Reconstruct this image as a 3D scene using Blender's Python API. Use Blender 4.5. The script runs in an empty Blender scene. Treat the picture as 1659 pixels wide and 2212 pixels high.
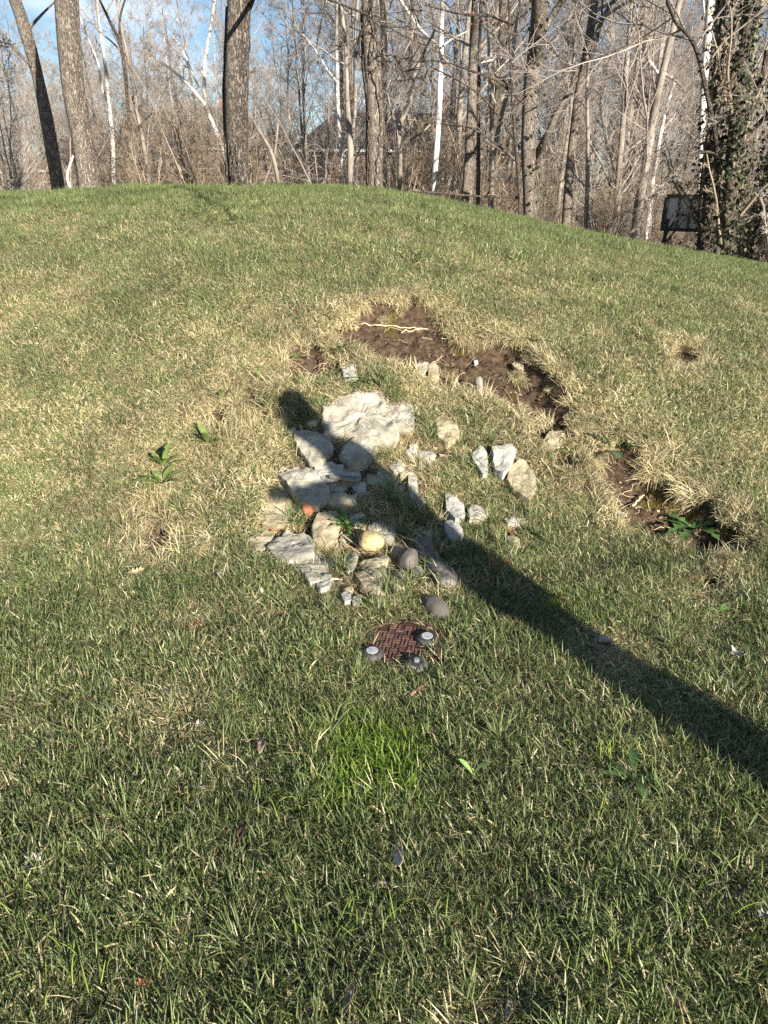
import bpy, bmesh, math, random
import numpy as np
from mathutils import Vector, Matrix
R = math.radians
S = bpy.context.scene
COL = S.collection
# ------------------------------------------------------------------ camera, sky, sun
CAMZ, PITCH, FPX = 1.55, R(23.4), 731.0
cam_d = bpy.data.cameras.new('camera'); cam = bpy.data.objects.new('camera', cam_d); COL.objects.link(cam)
cam.location = (0, 0, CAMZ); cam.rotation_euler = (R(90) - PITCH, 0, 0)
cam_d.sensor_fit = 'VERTICAL'; cam_d.sensor_height = 36.0; cam_d.lens = FPX / 1024 * 36.0
cam_d.clip_start = 0.05; cam_d.clip_end = 3000
S.camera = cam
SUN_AZ, SUN_EL = R(32), R(17)          # shadows fall towards (-sin, cos)
sd = bpy.data.lights.new('sun', 'SUN'); sun = bpy.data.objects.new('sun', sd); COL.objects.link(sun)
TOSUN = Vector((math.sin(SUN_AZ) * math.cos(SUN_EL), -math.cos(SUN_AZ) * math.cos(SUN_EL), math.sin(SUN_EL)))
sun.rotation_euler = TOSUN.to_track_quat('Z', 'Y').to_euler()
sd.energy = 5.0; sd.angle = R(0.53); sd.color = (1.0, 0.93, 0.82)
W = bpy.data.worlds.new('World'); S.world = W; W.use_nodes = True
nt = W.node_tree; nt.nodes.clear()
def N(t, ty, **k):
    n = t.nodes.new(ty)
    for a, b in k.items(): setattr(n, a, b)
    return n
sky = N(nt, 'ShaderNodeTexSky', sky_type='NISHITA', sun_disc=False, sun_elevation=SUN_EL, sun_rotation=math.pi - SUN_AZ)
sky.air_density = 1.0; sky.dust_density = 0.15; sky.ozone_density = 3.0
tc = N(nt, 'ShaderNodeTexCoord'); mp = N(nt, 'ShaderNodeMapping'); mp.inputs['Scale'].default_value = (2.2, 2.2, 7.0)
cn = N(nt, 'ShaderNodeTexNoise'); cn.inputs['Scale'].default_value = 1.7; cn.inputs['Detail'].default_value = 7; cn.inputs['Roughness'].default_value = .6
cr = N(nt, 'ShaderNodeValToRGB'); cr.color_ramp.elements[0].position = .54; cr.color_ramp.elements[1].position = .78
mx = N(nt, 'ShaderNodeMix', data_type='RGBA'); mx.inputs['B'].default_value = (8.5, 8.9, 9.6, 1)
bg = N(nt, 'ShaderNodeBackground'); bg.inputs['Strength'].default_value = 0.055
ow = N(nt, 'ShaderNodeOutputWorld')
L = nt.links.new
L(tc.outputs['Generated'], mp.inputs['Vector']); L(mp.outputs[0], cn.inputs['Vector']); L(cn.outputs['Fac'], cr.inputs[0])
L(cr.outputs[0], mx.inputs['Factor']); L(sky.outputs[0], mx.inputs['A']); L(mx.outputs['Result'], bg.inputs[0]); L(bg.outputs[0], ow.inputs[0])
S.view_settings.view_transform = 'Standard'; S.view_settings.look = 'None'; S.view_settings.gamma = 1.0
S.view_settings.exposure = 1.35
S.render.engine = 'CYCLES'
S.cycles.use_denoising = False; S.cycles.max_bounces = 5; S.cycles.diffuse_bounces = 3; S.cycles.transmission_bounces = 3; S.cycles.glossy_bounces = 2
S.cycles.transparent_max_bounces = 8; S.cycles.caustics_reflective = False; S.cycles.caustics_refractive = False

# ------------------------------------------------------------------ helpers
def tag(o, label=None, cat=None, group=None, kind=None):
    if label: o['label'] = label
    if cat: o['category'] = cat
    if group: o['group'] = group
    if kind: o['kind'] = kind
    return o
def mesh_obj(name, V, F, mat=None, parent=None, smooth=False, cols=None, link=True):
    """V (n,3) array, F list of faces or an int array (m,k)."""
    V = np.asarray(V, float)
    me = bpy.data.meshes.new(name)
    if isinstance(F, np.ndarray):
        m, k = F.shape
        me.vertices.add(len(V)); me.vertices.foreach_set('co', V.ravel())
        me.loops.add(m * k); me.loops.foreach_set('vertex_index', F.ravel().astype(np.int32))
        me.polygons.add(m); me.polygons.foreach_set('loop_start', np.arange(0, m * k, k, dtype=np.int32))
        me.polygons.foreach_set('loop_total', np.full(m, k, np.int32))
        me.update(calc_edges=True)
    else:
        me.from_pydata([tuple(v) for v in V], [], [tuple(f) for f in F]); me.update()
    if smooth: me.polygons.foreach_set('use_smooth', np.ones(len(me.polygons), bool))
    if cols is not None:
        a = me.color_attributes.new('bcol', 'FLOAT_COLOR', 'POINT')
        c = np.ones((len(V), 4), np.float32); c[:, :3] = cols; a.data.foreach_set('color', c.ravel())
    if mat: me.materials.append(mat)
    o = bpy.data.objects.new(name, me)
    if link: COL.objects.link(o)
    if parent: o.parent = parent
    return o
def empty(name, loc, rz=0):
    o = bpy.data.objects.new(name, None); COL.objects.link(o); o.location = loc; o.rotation_euler = (0, 0, rz)
    o.empty_display_size = .1
    return o
class MB:
    def __init__(s): s.V = []; s.F = []; s.n = 0
    def add(s, V, F):
        V = np.asarray(V, float); s.V.append(V); s.F += [tuple(int(i) + s.n for i in f) for f in F]; s.n += len(V)
    def box(s, c, d, rot=None):
        V = np.array([[x, y, z] for x in (-.5, .5) for y in (-.5, .5) for z in (-.5, .5)]) * np.array(d)
        if rot is not None: V = V @ np.array(rot).T
        s.add(V + np.array(c), [(0, 1, 3, 2), (4, 6, 7, 5), (0, 4, 5, 1), (2, 3, 7, 6), (0, 2, 6, 4), (1, 5, 7, 3)])
    def tube(s, P, Rr, k=8):
        V, F = tubes(np.array([P], float), np.array([Rr], float), k); s.add(V, F)
    def lathe(s, prof, k=28, c=(0, 0, 0)):
        V = []; F = []
        for r, z in prof:
            for j in range(k):
                a = 2 * math.pi * j / k; V.append((c[0] + r * math.cos(a), c[1] + r * math.sin(a), c[2] + z))
        for i in range(len(prof) - 1):
            for j in range(k):
                F.append((i * k + j, i * k + (j + 1) % k, (i + 1) * k + (j + 1) % k, (i + 1) * k + j))
        F.append(tuple(range((len(prof) - 1) * k, len(prof) * k))); s.add(V, F)
    def build(s, name, mat, parent=None, smooth=False): return mesh_obj(name, np.concatenate(s.V), s.F, mat, parent, smooth)
def tubes(P, Rr, k):
    """P (N,m,3), Rr (N,m) -> verts, quad array."""
    n, m, _ = P.shape
    T = np.gradient(P, axis=1); T /= np.linalg.norm(T, axis=2, keepdims=True) + 1e-9
    up = np.zeros_like(T); up[..., 0] = 1; up[..., 1] = .13
    A = np.cross(T, up); A /= np.linalg.norm(A, axis=2, keepdims=True) + 1e-9
    B = np.cross(T, A)
    an = np.arange(k) * 2 * math.pi / k
    V = P[:, :, None, :] + Rr[:, :, None, None] * (A[:, :, None, :] * np.cos(an)[None, None, :, None] + B[:, :, None, :] * np.sin(an)[None, None, :, None])
    idx = np.arange(n * m * k).reshape(n, m, k)
    a = idx[:, :-1, :]; b = np.roll(a, -1, 2); d = idx[:, 1:, :]; c = np.roll(d, -1, 2)
    F = np.stack([a, b, c, d], -1).reshape(-1, 4)
    return V.reshape(-1, 3), F
_rs = np.random.RandomState(7); _lat = _rs.rand(64, 64, 64)
def vnoise(x, y, z=0.0, seed=0):
    x = np.asarray(x, float) + seed * 17.3; y = np.asarray(y, float) + seed * 5.1; z = np.asarray(z, float) + x * 0 + seed * 3.7
    xi = np.floor(x).astype(int); yi = np.floor(y).astype(int); zi = np.floor(z).astype(int)
    fx = x - xi; fy = y - yi; fz = z - zi
    fx = fx * fx * (3 - 2 * fx); fy = fy * fy * (3 - 2 * fy); fz = fz * fz * (3 - 2 * fz)
    g = lambda i, j, k: _lat[(xi + i) % 64, (yi + j) % 64, (zi + k) % 64]
    c00 = g(0, 0, 0) * (1 - fx) + g(1, 0, 0) * fx; c10 = g(0, 1, 0) * (1 - fx) + g(1, 1, 0) * fx
    c01 = g(0, 0, 1) * (1 - fx) + g(1, 0, 1) * fx; c11 = g(0, 1, 1) * (1 - fx) + g(1, 1, 1) * fx
    return (c00 * (1 - fy) + c10 * fy) * (1 - fz) + (c01 * (1 - fy) + c11 * fy) * fz
def fbm(x, y, z=0.0, o=4, seed=0):
    s = 0; a = .5; t = 0
    for i in range(o): s = s + a * vnoise(x * 2 ** i, y * 2 ** i, np.asarray(z) * 2 ** i, seed + i); t += a; a *= .5
    return s / t
def sm(a, b, x): t = np.clip((x - a) / (b - a), 0, 1); return t * t * (3 - 2 * t)

# ------------------------------------------------------------------ terrain (metres; camera stands at the origin)
PY = [-30, -5, 1.0, 2.3, 2.8, 3.2, 3.6, 4.2, 5.0, 6.0, 7.0, 8.0, 9.0, 10, 11.5, 14, 20, 40, 100, 3000]
PZ = [-.3, -.05, 0, 0.0, .03, .12, .30, .64, .98, 1.25, 1.43, 1.55, 1.615, 1.62, 1.55, 1.25, .7, .3, 0, 0]
_yy = np.linspace(-30, 120, 6001); _zz = np.interp(_yy, PY, PZ)
_ker = np.hanning(25); _ker /= _ker.sum(); _zz = np.convolve(np.pad(_zz, 12, 'edge'), _ker, 'valid')
MX = [-60, -20, -10, -5, -3, -1, 0.2, .8, 1.4, 2.6, 3.9, 4.8, 6.0, 8.0, 12, 20, 60]
MZ = [.2, .4, .78, .945, .985, .995, .965, .885, .81, .66, .525, .44, .33, .05, -.5, -.9, -1.0]
_xx = np.linspace(-60, 60, 4801); _mm = np.interp(_xx, MX, MZ); _k2 = np.hanning(61); _k2 /= _k2.sum(); _mm = np.convolve(np.pad(_mm, 30, 'edge'), _k2, 'valid')
def base_z(x, y):
    x = np.asarray(x, float); y = np.asarray(y, float)
    p = np.interp(y, _yy, _zz); m = np.interp(x, _xx, _mm)
    low = sm(10, 22, y) * sm(1, 14, x) * 2.6
    z = p * m - low
    z = z + (fbm(x * .9, y * .9, seed=2) - .5) * .05 * sm(.5, 2, y) + (fbm(x * 5, y * 5, seed=3, o=3) - .5) * .018
    return z
def ray_hit(px, py, fn, n=2200):
    """px,py in the 768x1024 picture -> point of the terrain."""
    X = (px - 384) / FPX; Y = -(py - 512) / FPX
    fw = math.cos(PITCH) + Y * math.sin(PITCH); up = Y * math.cos(PITCH) - math.sin(PITCH)
    t = np.concatenate([np.linspace(.6, 14, n), np.linspace(14, 60, 400)])
    d = (CAMZ + up * t) - fn(X * t, fw * t)
    i = np.argmax(d < 0)
    if d[i] >= 0: i = len(t) - 1
    a, b = d[i - 1], d[i]; tt = t[i - 1] + (t[i] - t[i - 1]) * (a / (a - b + 1e-9)) if i else t[0]
    return np.array([X * tt, fw * tt, CAMZ + up * tt])
def far(px, py, dist):
    X = (px - 384) / FPX; Y = -(py - 512) / FPX
    fw = math.cos(PITCH) + Y * math.sin(PITCH); up = Y * math.cos(PITCH) - math.sin(PITCH)
    t = dist / fw
    return np.array([X * t, dist, CAMZ + up * t])
def poly_world(pts, s=4.0): return np.array([ray_hit(a / s, b / s, base_z)[:2] for a, b in pts])
K = 1659 / 768.0
def inside_dist(x, y, poly):
    """signed distance, positive inside."""
    x = np.asarray(x, float); y = np.asarray(y, float)
    d = np.full(x.shape, 1e9); ins = np.zeros(x.shape, bool); n = len(poly)
    for i in range(n):
        ax, ay = poly[i]; bx, by = poly[(i + 1) % n]
        ex, ey = bx - ax, by - ay; t = np.clip(((x - ax) * ex + (y - ay) * ey) / (ex * ex + ey * ey + 1e-12), 0, 1)
        d = np.minimum(d, np.hypot(x - ax - t * ex, y - ay - t * ey))
        c = ((ay > y) != (by > y)) & (x < (bx - ax) * (y - ay) / (by - ay + 1e-12) + ax); ins ^= c
    return np.where(ins, d, -d)
BOWL = poly_world([(640, 715), (780, 650), (950, 655), (1110, 730), (1200, 805), (1250, 905), (1400, 960), (1550, 1080), (1650, 1190), (1500, 1240), (1200, 1270), (850, 1310), (640, 1240), (480, 1170), (560, 1000), (600, 880)], K)
DIRT = [poly_world(p, K) for p in [
    [(700, 705), (790, 655), (900, 640), (960, 680), (1010, 720), (1110, 730), (1190, 800), (1240, 880), (1245, 965), (1215, 985), (1160, 930), (1120, 850), (1040, 815), (960, 805), (850, 765), (790, 745)],
    [(620, 735), (680, 715), (740, 755), (720, 800), (650, 800), (615, 775)],
    [(1270, 960), (1330, 940), (1400, 970), (1430, 1020), (1480, 1060), (1540, 1085), (1600, 1140), (1640, 1190), (1560, 1205), (1450, 1150), (1350, 1120), (1310, 1060)],
    [(300, 1100), (345, 1095), (370, 1150), (395, 1190), (350, 1205), (300, 1190)],
    [(520, 835), (575, 830), (590, 880), (560, 920), (530, 880)],
    [(425, 880), (500, 870), (500, 925), (430, 925)],
    [(1440, 745), (1500, 740), (1515, 790), (1470, 820)],
    [(1505, 1245), (1560, 1235), (1580, 1270), (1530, 1300)],
    [(405, 1345), (470, 1355), (480, 1385), (430, 1385)],
    [(1265, 1385), (1330, 1390), (1370, 1420), (1300, 1430)],
    [(340, 1540), (400, 1545), (390, 1590), (345, 1580)]]]
BASIN = poly_world([(620, 900), (700, 850), (850, 845), (960, 900), (1000, 1000), (980, 1120), (1010, 1270), (930, 1300), (850, 1330), (760, 1310), (690, 1270), (620, 1240), (520, 1180), (560, 1100), (580, 1010)], K)
def dirt_amount(x, y):
    w = (fbm(x * 9, y * 9, seed=5) - .5) * .24 + (vnoise(x * 34, y * 34, seed=6) - .5) * .05
    d = np.full(np.shape(x), -9.0)
    for i, p in enumerate(DIRT): d = np.maximum(d, inside_dist(x, y, p) + w * (1 if i < 3 else .6))
    return d
def terr(x, y):
    z = base_z(x, y)
    b = inside_dist(x, y, BOWL); d = dirt_amount(x, y)
    fade = sm(2.55, 3.3, y)
    z = z - .085 * sm(-.03, .14, b) * fade - .035 * sm(-.02, .05, d) * sm(1.9, 2.6, y)
    dm = sm(0, .05, d)
    z = z + dm * ((fbm(x * 20, y * 20, seed=8, o=5) - .5) * .085 + (vnoise(x * 55, y * 55, seed=9) - .5) * .014)
    return z
# coarse cached height grid for quick lookups
_gx = np.arange(-9, 9.001, .02); _gy = np.arange(.3, 16.001, .02)
_GX, _GY = np.meshgrid(_gx, _gy)
_GZ = terr(_GX, _GY); _GD = dirt_amount(_GX, _GY); _GB = inside_dist(_GX, _GY, BASIN)
def _bil(G, x, y):
    fx = np.clip((np.asarray(x, float) + 9) / .02, 0, len(_gx) - 1.001); fy = np.clip((np.asarray(y, float) - .3) / .02, 0, len(_gy) - 1.001)
    i = fx.astype(int); j = fy.astype(int); u = fx - i; v = fy - j
    return (G[j, i] * (1 - u) + G[j, i + 1] * u) * (1 - v) + (G[j + 1, i] * (1 - u) + G[j + 1, i + 1] * u) * v
def tz(x, y): return _bil(_GZ, x, y)
def tn(x, y, e=.06):
    gx = (tz(x + e, y) - tz(x - e, y)) / (2 * e); gy = (tz(x, y + e) - tz(x, y - e)) / (2 * e)
    n = np.stack([-gx, -gy, np.ones_like(gx)], -1); return n / np.linalg.norm(n, axis=-1, keepdims=True)
def at(sx, sy):
    """source-photo pixel -> point on the ground."""
    return ray_hit(sx / 4, sy / 4, lambda x, y: tz(x, y))

# ------------------------------------------------------------------ materials
def mat(name): m = bpy.data.materials.new(name); m.use_nodes = True; return m, m.node_tree, m.node_tree.nodes['Principled BSDF']
def noise_mat(name, c1, c2, scale=8, rough=.85, bump=.3, detail=6, stretch=(1, 1, 1), bscale=None, bdist=.01, c3=None, spec=.25):
    m, t, b = mat(name)
    tcn = N(t, 'ShaderNodeTexCoord'); mpn = N(t, 'ShaderNodeMapping'); mpn.inputs['Scale'].default_value = stretch
    n1 = N(t, 'ShaderNodeTexNoise'); n1.inputs['Scale'].default_value = scale; n1.inputs['Detail'].default_value = detail; n1.inputs['Roughness'].default_value = .65
    rp = N(t, 'ShaderNodeValToRGB'); e = rp.color_ramp.elements; e[0].color = (*c1, 1); e[1].color = (*c2, 1); e[0].position = .33; e[1].position = .67
    if c3: q = e.new(.55); q.color = (*c3, 1)
    n2 = N(t, 'ShaderNodeTexNoise'); n2.inputs['Scale'].default_value = bscale or scale * 3; n2.inputs['Detail'].default_value = 8; n2.inputs['Roughness'].default_value = .7
    bp = N(t, 'ShaderNodeBump'); bp.inputs['Strength'].default_value = bump; bp.inputs['Distance'].default_value = bdist
    l = t.links.new
    l(tcn.outputs['Object'], mpn.inputs[0]); l(mpn.outputs[0], n1.inputs[0]); l(mpn.outputs[0], n2.inputs[0])
    l(n1.outputs['Fac'], rp.inputs[0]); l(rp.outputs[0], b.inputs['Base Color']); l(n2.outputs['Fac'], bp.inputs['Height']); l(bp.outputs[0], b.inputs['Normal'])
    b.inputs['Roughness'].default_value = rough; b.inputs['Specular IOR Level'].default_value = spec
    return m
def bark_mat(name, c1, c2, sc=14, bump=.9, dist=.02, zs=.22):
    m, t, b = mat(name)
    tcn = N(t, 'ShaderNodeTexCoord'); mpn = N(t, 'ShaderNodeMapping'); mpn.inputs['Scale'].default_value = (1, 1, zs)
    v = N(t, 'ShaderNodeTexVoronoi', feature='DISTANCE_TO_EDGE'); v.inputs['Scale'].default_value = sc
    nz = N(t, 'ShaderNodeTexNoise'); nz.inputs['Scale'].default_value = sc * 1.3; nz.inputs['Detail'].default_value = 8; nz.inputs['Roughness'].default_value = .7
    mxv = N(t, 'ShaderNodeMix', data_type='VECTOR'); mxv.inputs['Factor'].default_value = .12
    mr = N(t, 'ShaderNodeMapRange'); mr.inputs['From Max'].default_value = .18
    mu = N(t, 'ShaderNodeMath', operation='MULTIPLY'); rp = N(t, 'ShaderNodeValToRGB'); e = rp.color_ramp.elements
    e[0].color = (*c1, 1); e[1].color = (*c2, 1); e[0].position = .12; e[1].position = .6
    bp = N(t, 'ShaderNodeBump'); bp.inputs['Strength'].default_value = bump; bp.inputs['Distance'].default_value = dist
    l = t.links.new
    l(tcn.outputs['Object'], mpn.inputs[0]); l(mpn.outputs[0], nz.inputs[0]); l(mpn.outputs[0], mxv.inputs['A']); l(nz.outputs['Color'], mxv.inputs['B'])
    l(mxv.outputs['Result'], v.inputs['Vector']); l(v.outputs['Distance'], mr.inputs[0]); l(mr.outputs[0], mu.inputs[0]); l(nz.outputs['Fac'], mu.inputs[1])
    l(mu.outputs[0], rp.inputs[0]); l(rp.outputs[0], b.inputs['Base Color']); l(mu.outputs[0], bp.inputs['Height']); l(bp.outputs[0], b.inputs['Normal'])
    b.inputs['Roughness'].default_value = .9; b.inputs['Specular IOR Level'].default_value = .15
    return m
def leaf_mat(name, rough=.5, trans=.3, var=.25):
    """colour per blade from the mesh, with a little light passing through."""
    m, t, b = mat(name); l = t.links.new
    a = N(t, 'ShaderNodeVertexColor', layer_name='bcol')
    g = N(t, 'ShaderNodeNewGeometry'); nz = N(t, 'ShaderNodeTexNoise'); nz.inputs['Scale'].default_value = 3.0; nz.inputs['Detail'].default_value = 4
    l(g.outputs['Position'], nz.inputs['Vector'])
    mr = N(t, 'ShaderNodeMapRange'); mr.inputs['From Min'].default_value = .3; mr.inputs['From Max'].default_value = .7; mr.inputs['To Min'].default_value = 1 - var; mr.inputs['To Max'].default_value = 1 + var
    l(nz.outputs['Fac'], mr.inputs[0])
    vm = N(t, 'ShaderNodeVectorMath', operation='SCALE'); l(a.outputs['Color'], vm.inputs[0]); l(mr.outputs[0], vm.inputs['Scale'])
    l(vm.outputs[0], b.inputs['Base Color']); b.inputs['Roughness'].default_value = rough; b.inputs['Specular IOR Level'].default_value = .35
    tr = N(t, 'ShaderNodeBsdfTranslucent'); l(vm.outputs[0], tr.inputs[0]); ms = N(t, 'ShaderNodeMixShader'); ms.inputs[0].default_value = trans
    l(b.outputs[0], ms.inputs[1]); l(tr.outputs[0], ms.inputs[2]); l(ms.outputs[0], t.nodes['Material Output'].inputs[0])
    return m
M = {}
M['blade'] = leaf_mat('grass_blade', .45, .28, .22)
M['weed'] = leaf_mat('weed_leaf', .5, .25, .1)
M['deadleaf'] = leaf_mat('dead_leaf', .7, .15, .2)
M['lime'] = noise_mat('limestone_grey', (.26, .235, .18), (.54, .49, .39), 9, .9, 1.0, bscale=30, bdist=.012, c3=(.41, .38, .31))
M['limey'] = noise_mat('limestone_yellow', (.26, .21, .125), (.56, .48, .32), 10, .9, .9, bscale=34, bdist=.014, c3=(.44, .38, .25))
M['limew'] = noise_mat('limestone_white', (.27, .26, .23), (.56, .535, .47), 14, .85, .9, bscale=40, bdist=.01)
M['ysmooth'] = noise_mat('cobble_yellow', (.30, .225, .10), (.54, .43, .235), 16, .8, .6, bscale=50, bdist=.006)
M['dsmooth'] = noise_mat('cobble_shade_dark', (.085, .075, .065), (.17, .15, .13), 12, .75, .3, bscale=40, bdist=.004)  # dark stone, colour lowered further to stand in for the shade on it
M['brick'] = noise_mat('fired_clay', (.34, .11, .07), (.50, .20, .13), 25, .85, .5, bdist=.004)
M['drift'] = noise_mat('weathered_wood', (.07, .06, .055), (.34, .31, .27), 10, .9, 1.0, stretch=(1, 1, .12), bscale=22, bdist=.02)
M['crumb'] = noise_mat('soil_crumb', (.06, .04, .026), (.20, .14, .095), 40, .95, .5)
M['twig'] = noise_mat('twig_bark', (.16, .11, .07), (.36, .28, .19), 20, .85, .4)
M['straw'] = noise_mat('dry_stem', (.50, .40, .22), (.66, .56, .36), 20, .7, .2)
M['bark'] = bark_mat('furrowed_bark', (.085, .066, .052), (.40, .345, .285), 38, .9, .022, .22)
M['barkm'] = bark_mat('grey_furrowed_bark', (.06, .048, .04), (.30, .255, .21), 34, 1.0, .024, .22)
M['barkd'] = bark_mat('dark_bark', (.04, .032, .026), (.22, .18, .145), 34, .9, .02)
M['barkg'] = noise_mat('grey_bark', (.13, .11, .09), (.34, .30, .25), 5, .9, .5, stretch=(1, 1, .2), bscale=20, bdist=.02)
M['syc'] = noise_mat('sycamore_bark', (.30, .27, .22), (.80, .78, .74), 3.2, .8, .3, stretch=(1, 1, .5), bscale=9, c3=(.68, .66, .61))
M['twigs'] = noise_mat('bare_twigs', (.20, .165, .145), (.38, .335, .29), .7, .9, 0)  # twig tone lightened to stand in for the slight haze over the wood
M['twigl'] = noise_mat('pale_twigs', (.30, .26, .22), (.50, .46, .41), .7, .9, 0)
M['brush'] = noise_mat('brushwood', (.17, .13, .09), (.38, .31, .225), .8, .9, 0)
def ground_mat():
    m, t, b = mat('soil_and_thatch'); l = t.links.new
    g = N(t, 'ShaderNodeNewGeometry')
    def nz(sc, d=6, r=.6):
        n = N(t, 'ShaderNodeTexNoise'); n.inputs['Scale'].default_value = sc; n.inputs['Detail'].default_value = d; n.inputs['Roughness'].default_value = r; l(g.outputs['Position'], n.inputs['Vector']); return n
    def ramp(n, c, pos=(.35, .65)):
        rp = N(t, 'ShaderNodeValToRGB'); e = rp.color_ramp.elements; e[0].color = (*c[0], 1); e[1].color = (*c[1], 1); e[0].position, e[1].position = pos; l(n.outputs['Fac'], rp.inputs[0]); return rp
    def mixc(f, a, bb):
        q = N(t, 'ShaderNodeMix', data_type='RGBA'); l(f, q.inputs['Factor']); l(a, q.inputs['A']); l(bb, q.inputs['B']); return q.outputs['Result']
    thatch = ramp(nz(70, 5, .7), ((.10, .08, .045), (.34, .28, .16))).outputs[0]
    soil = ramp(nz(28, 8, .7), ((.030, .020, .013), (.17, .115, .075))).outputs[0]
    moss = ramp(nz(90, 5), ((.05, .045, .012), (.17, .13, .035))).outputs[0]
    litter = ramp(nz(5, 10, .75), ((.10, .075, .05), (.30, .235, .165))).outputs[0]
    at_ = {}
    for k in ('dirt', 'moss', 'litter'):
        a = N(t, 'ShaderNodeAttribute', attribute_name=k); at_[k] = a.outputs['Fac']
    c = mixc(at_['dirt'], thatch, soil); c = mixc(at_['moss'], c, moss); c = mixc(at_['litter'], c, litter)
    l(c, b.inputs['Base Color']); b.inputs['Roughness'].default_value = .95; b.inputs['Specular IOR Level'].default_value = .1
    bp = N(t, 'ShaderNodeBump'); bp.inputs['Strength'].default_value = 1.0; bp.inputs['Distance'].default_value = .02; l(nz(45, 8, .75).outputs['Fac'], bp.inputs['Height']); l(bp.outputs[0], b.inputs['Normal'])
    return m
M['ground'] = ground_mat()

# ------------------------------------------------------------------ ground sheet
def axis(lo, hi, dlo, dhi, step, grow=1.09):
    a = list(np.arange(dlo, dhi, step)); s = step; v = dhi
    while v < hi: a.append(v); s *= grow; v += s
    a.append(hi); s = step; v = dlo - step; b = []
    while v > lo: b.append(v); s *= grow; v -= s
    b.append(lo); return np.array(b[::-1] + a)
ax = axis(-900, 900, -2.6, 3.4, .022); ay = axis(-60, 2000, .7, 6.6, .022)
GX, GY = np.meshgrid(ax, ay); GZ = terr(GX, GY)
V = np.stack([GX, GY, GZ], -1).reshape(-1, 3); nx, ny = len(ax), len(ay)
ii = np.arange(nx * ny).reshape(ny, nx)
F = np.stack([ii[:-1, :-1], ii[:-1, 1:], ii[1:, 1:], ii[1:, :-1]], -1).reshape(-1, 4)
ground = mesh_obj('ground', V, F, M['ground'], smooth=True); ground['kind'] = 'structure'
MOSS = [(1570, 1280, .07), (1560, 1330, .08), (1870, 1350, .05), (1850, 1410, .06), (1900, 1500, .05), (1310, 1395, .06), (2640, 2010, .12), (2700, 2080, .12), (2900, 2170, .09), (2050, 1590, .05), (1760, 1290, .05), (2600, 2030, .1), (2420, 2020, .05)]
gd = dirt_amount(V[:, 0], V[:, 1]); dirt = sm(-.06, .02, gd)
dirt = np.maximum(dirt, sm(-.05, .05, inside_dist(V[:, 0], V[:, 1], BASIN)) * .8)
moss = np.zeros(len(V))
mw = (fbm(V[:, 0] * 14, V[:, 1] * 14, seed=12) - .5) * .12
for a, b, r in MOSS:
    p = at(a, b); moss = np.maximum(moss, sm(r, r * .4, np.hypot(V[:, 0] - p[0], V[:, 1] - p[1]) + mw))
lit = np.clip(sm(11.0, 13.5, V[:, 1] + (fbm(V[:, 0], V[:, 1], seed=4) - .5) * 2) + sm(7.5, 10, V[:, 0]), 0, 1)
for k, v in (('dirt', dirt), ('moss', moss * .9), ('litter', lit)):
    a = ground.data.attributes.new(k, 'FLOAT', 'POINT'); a.data.foreach_set('value', v.astype(np.float32))

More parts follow.
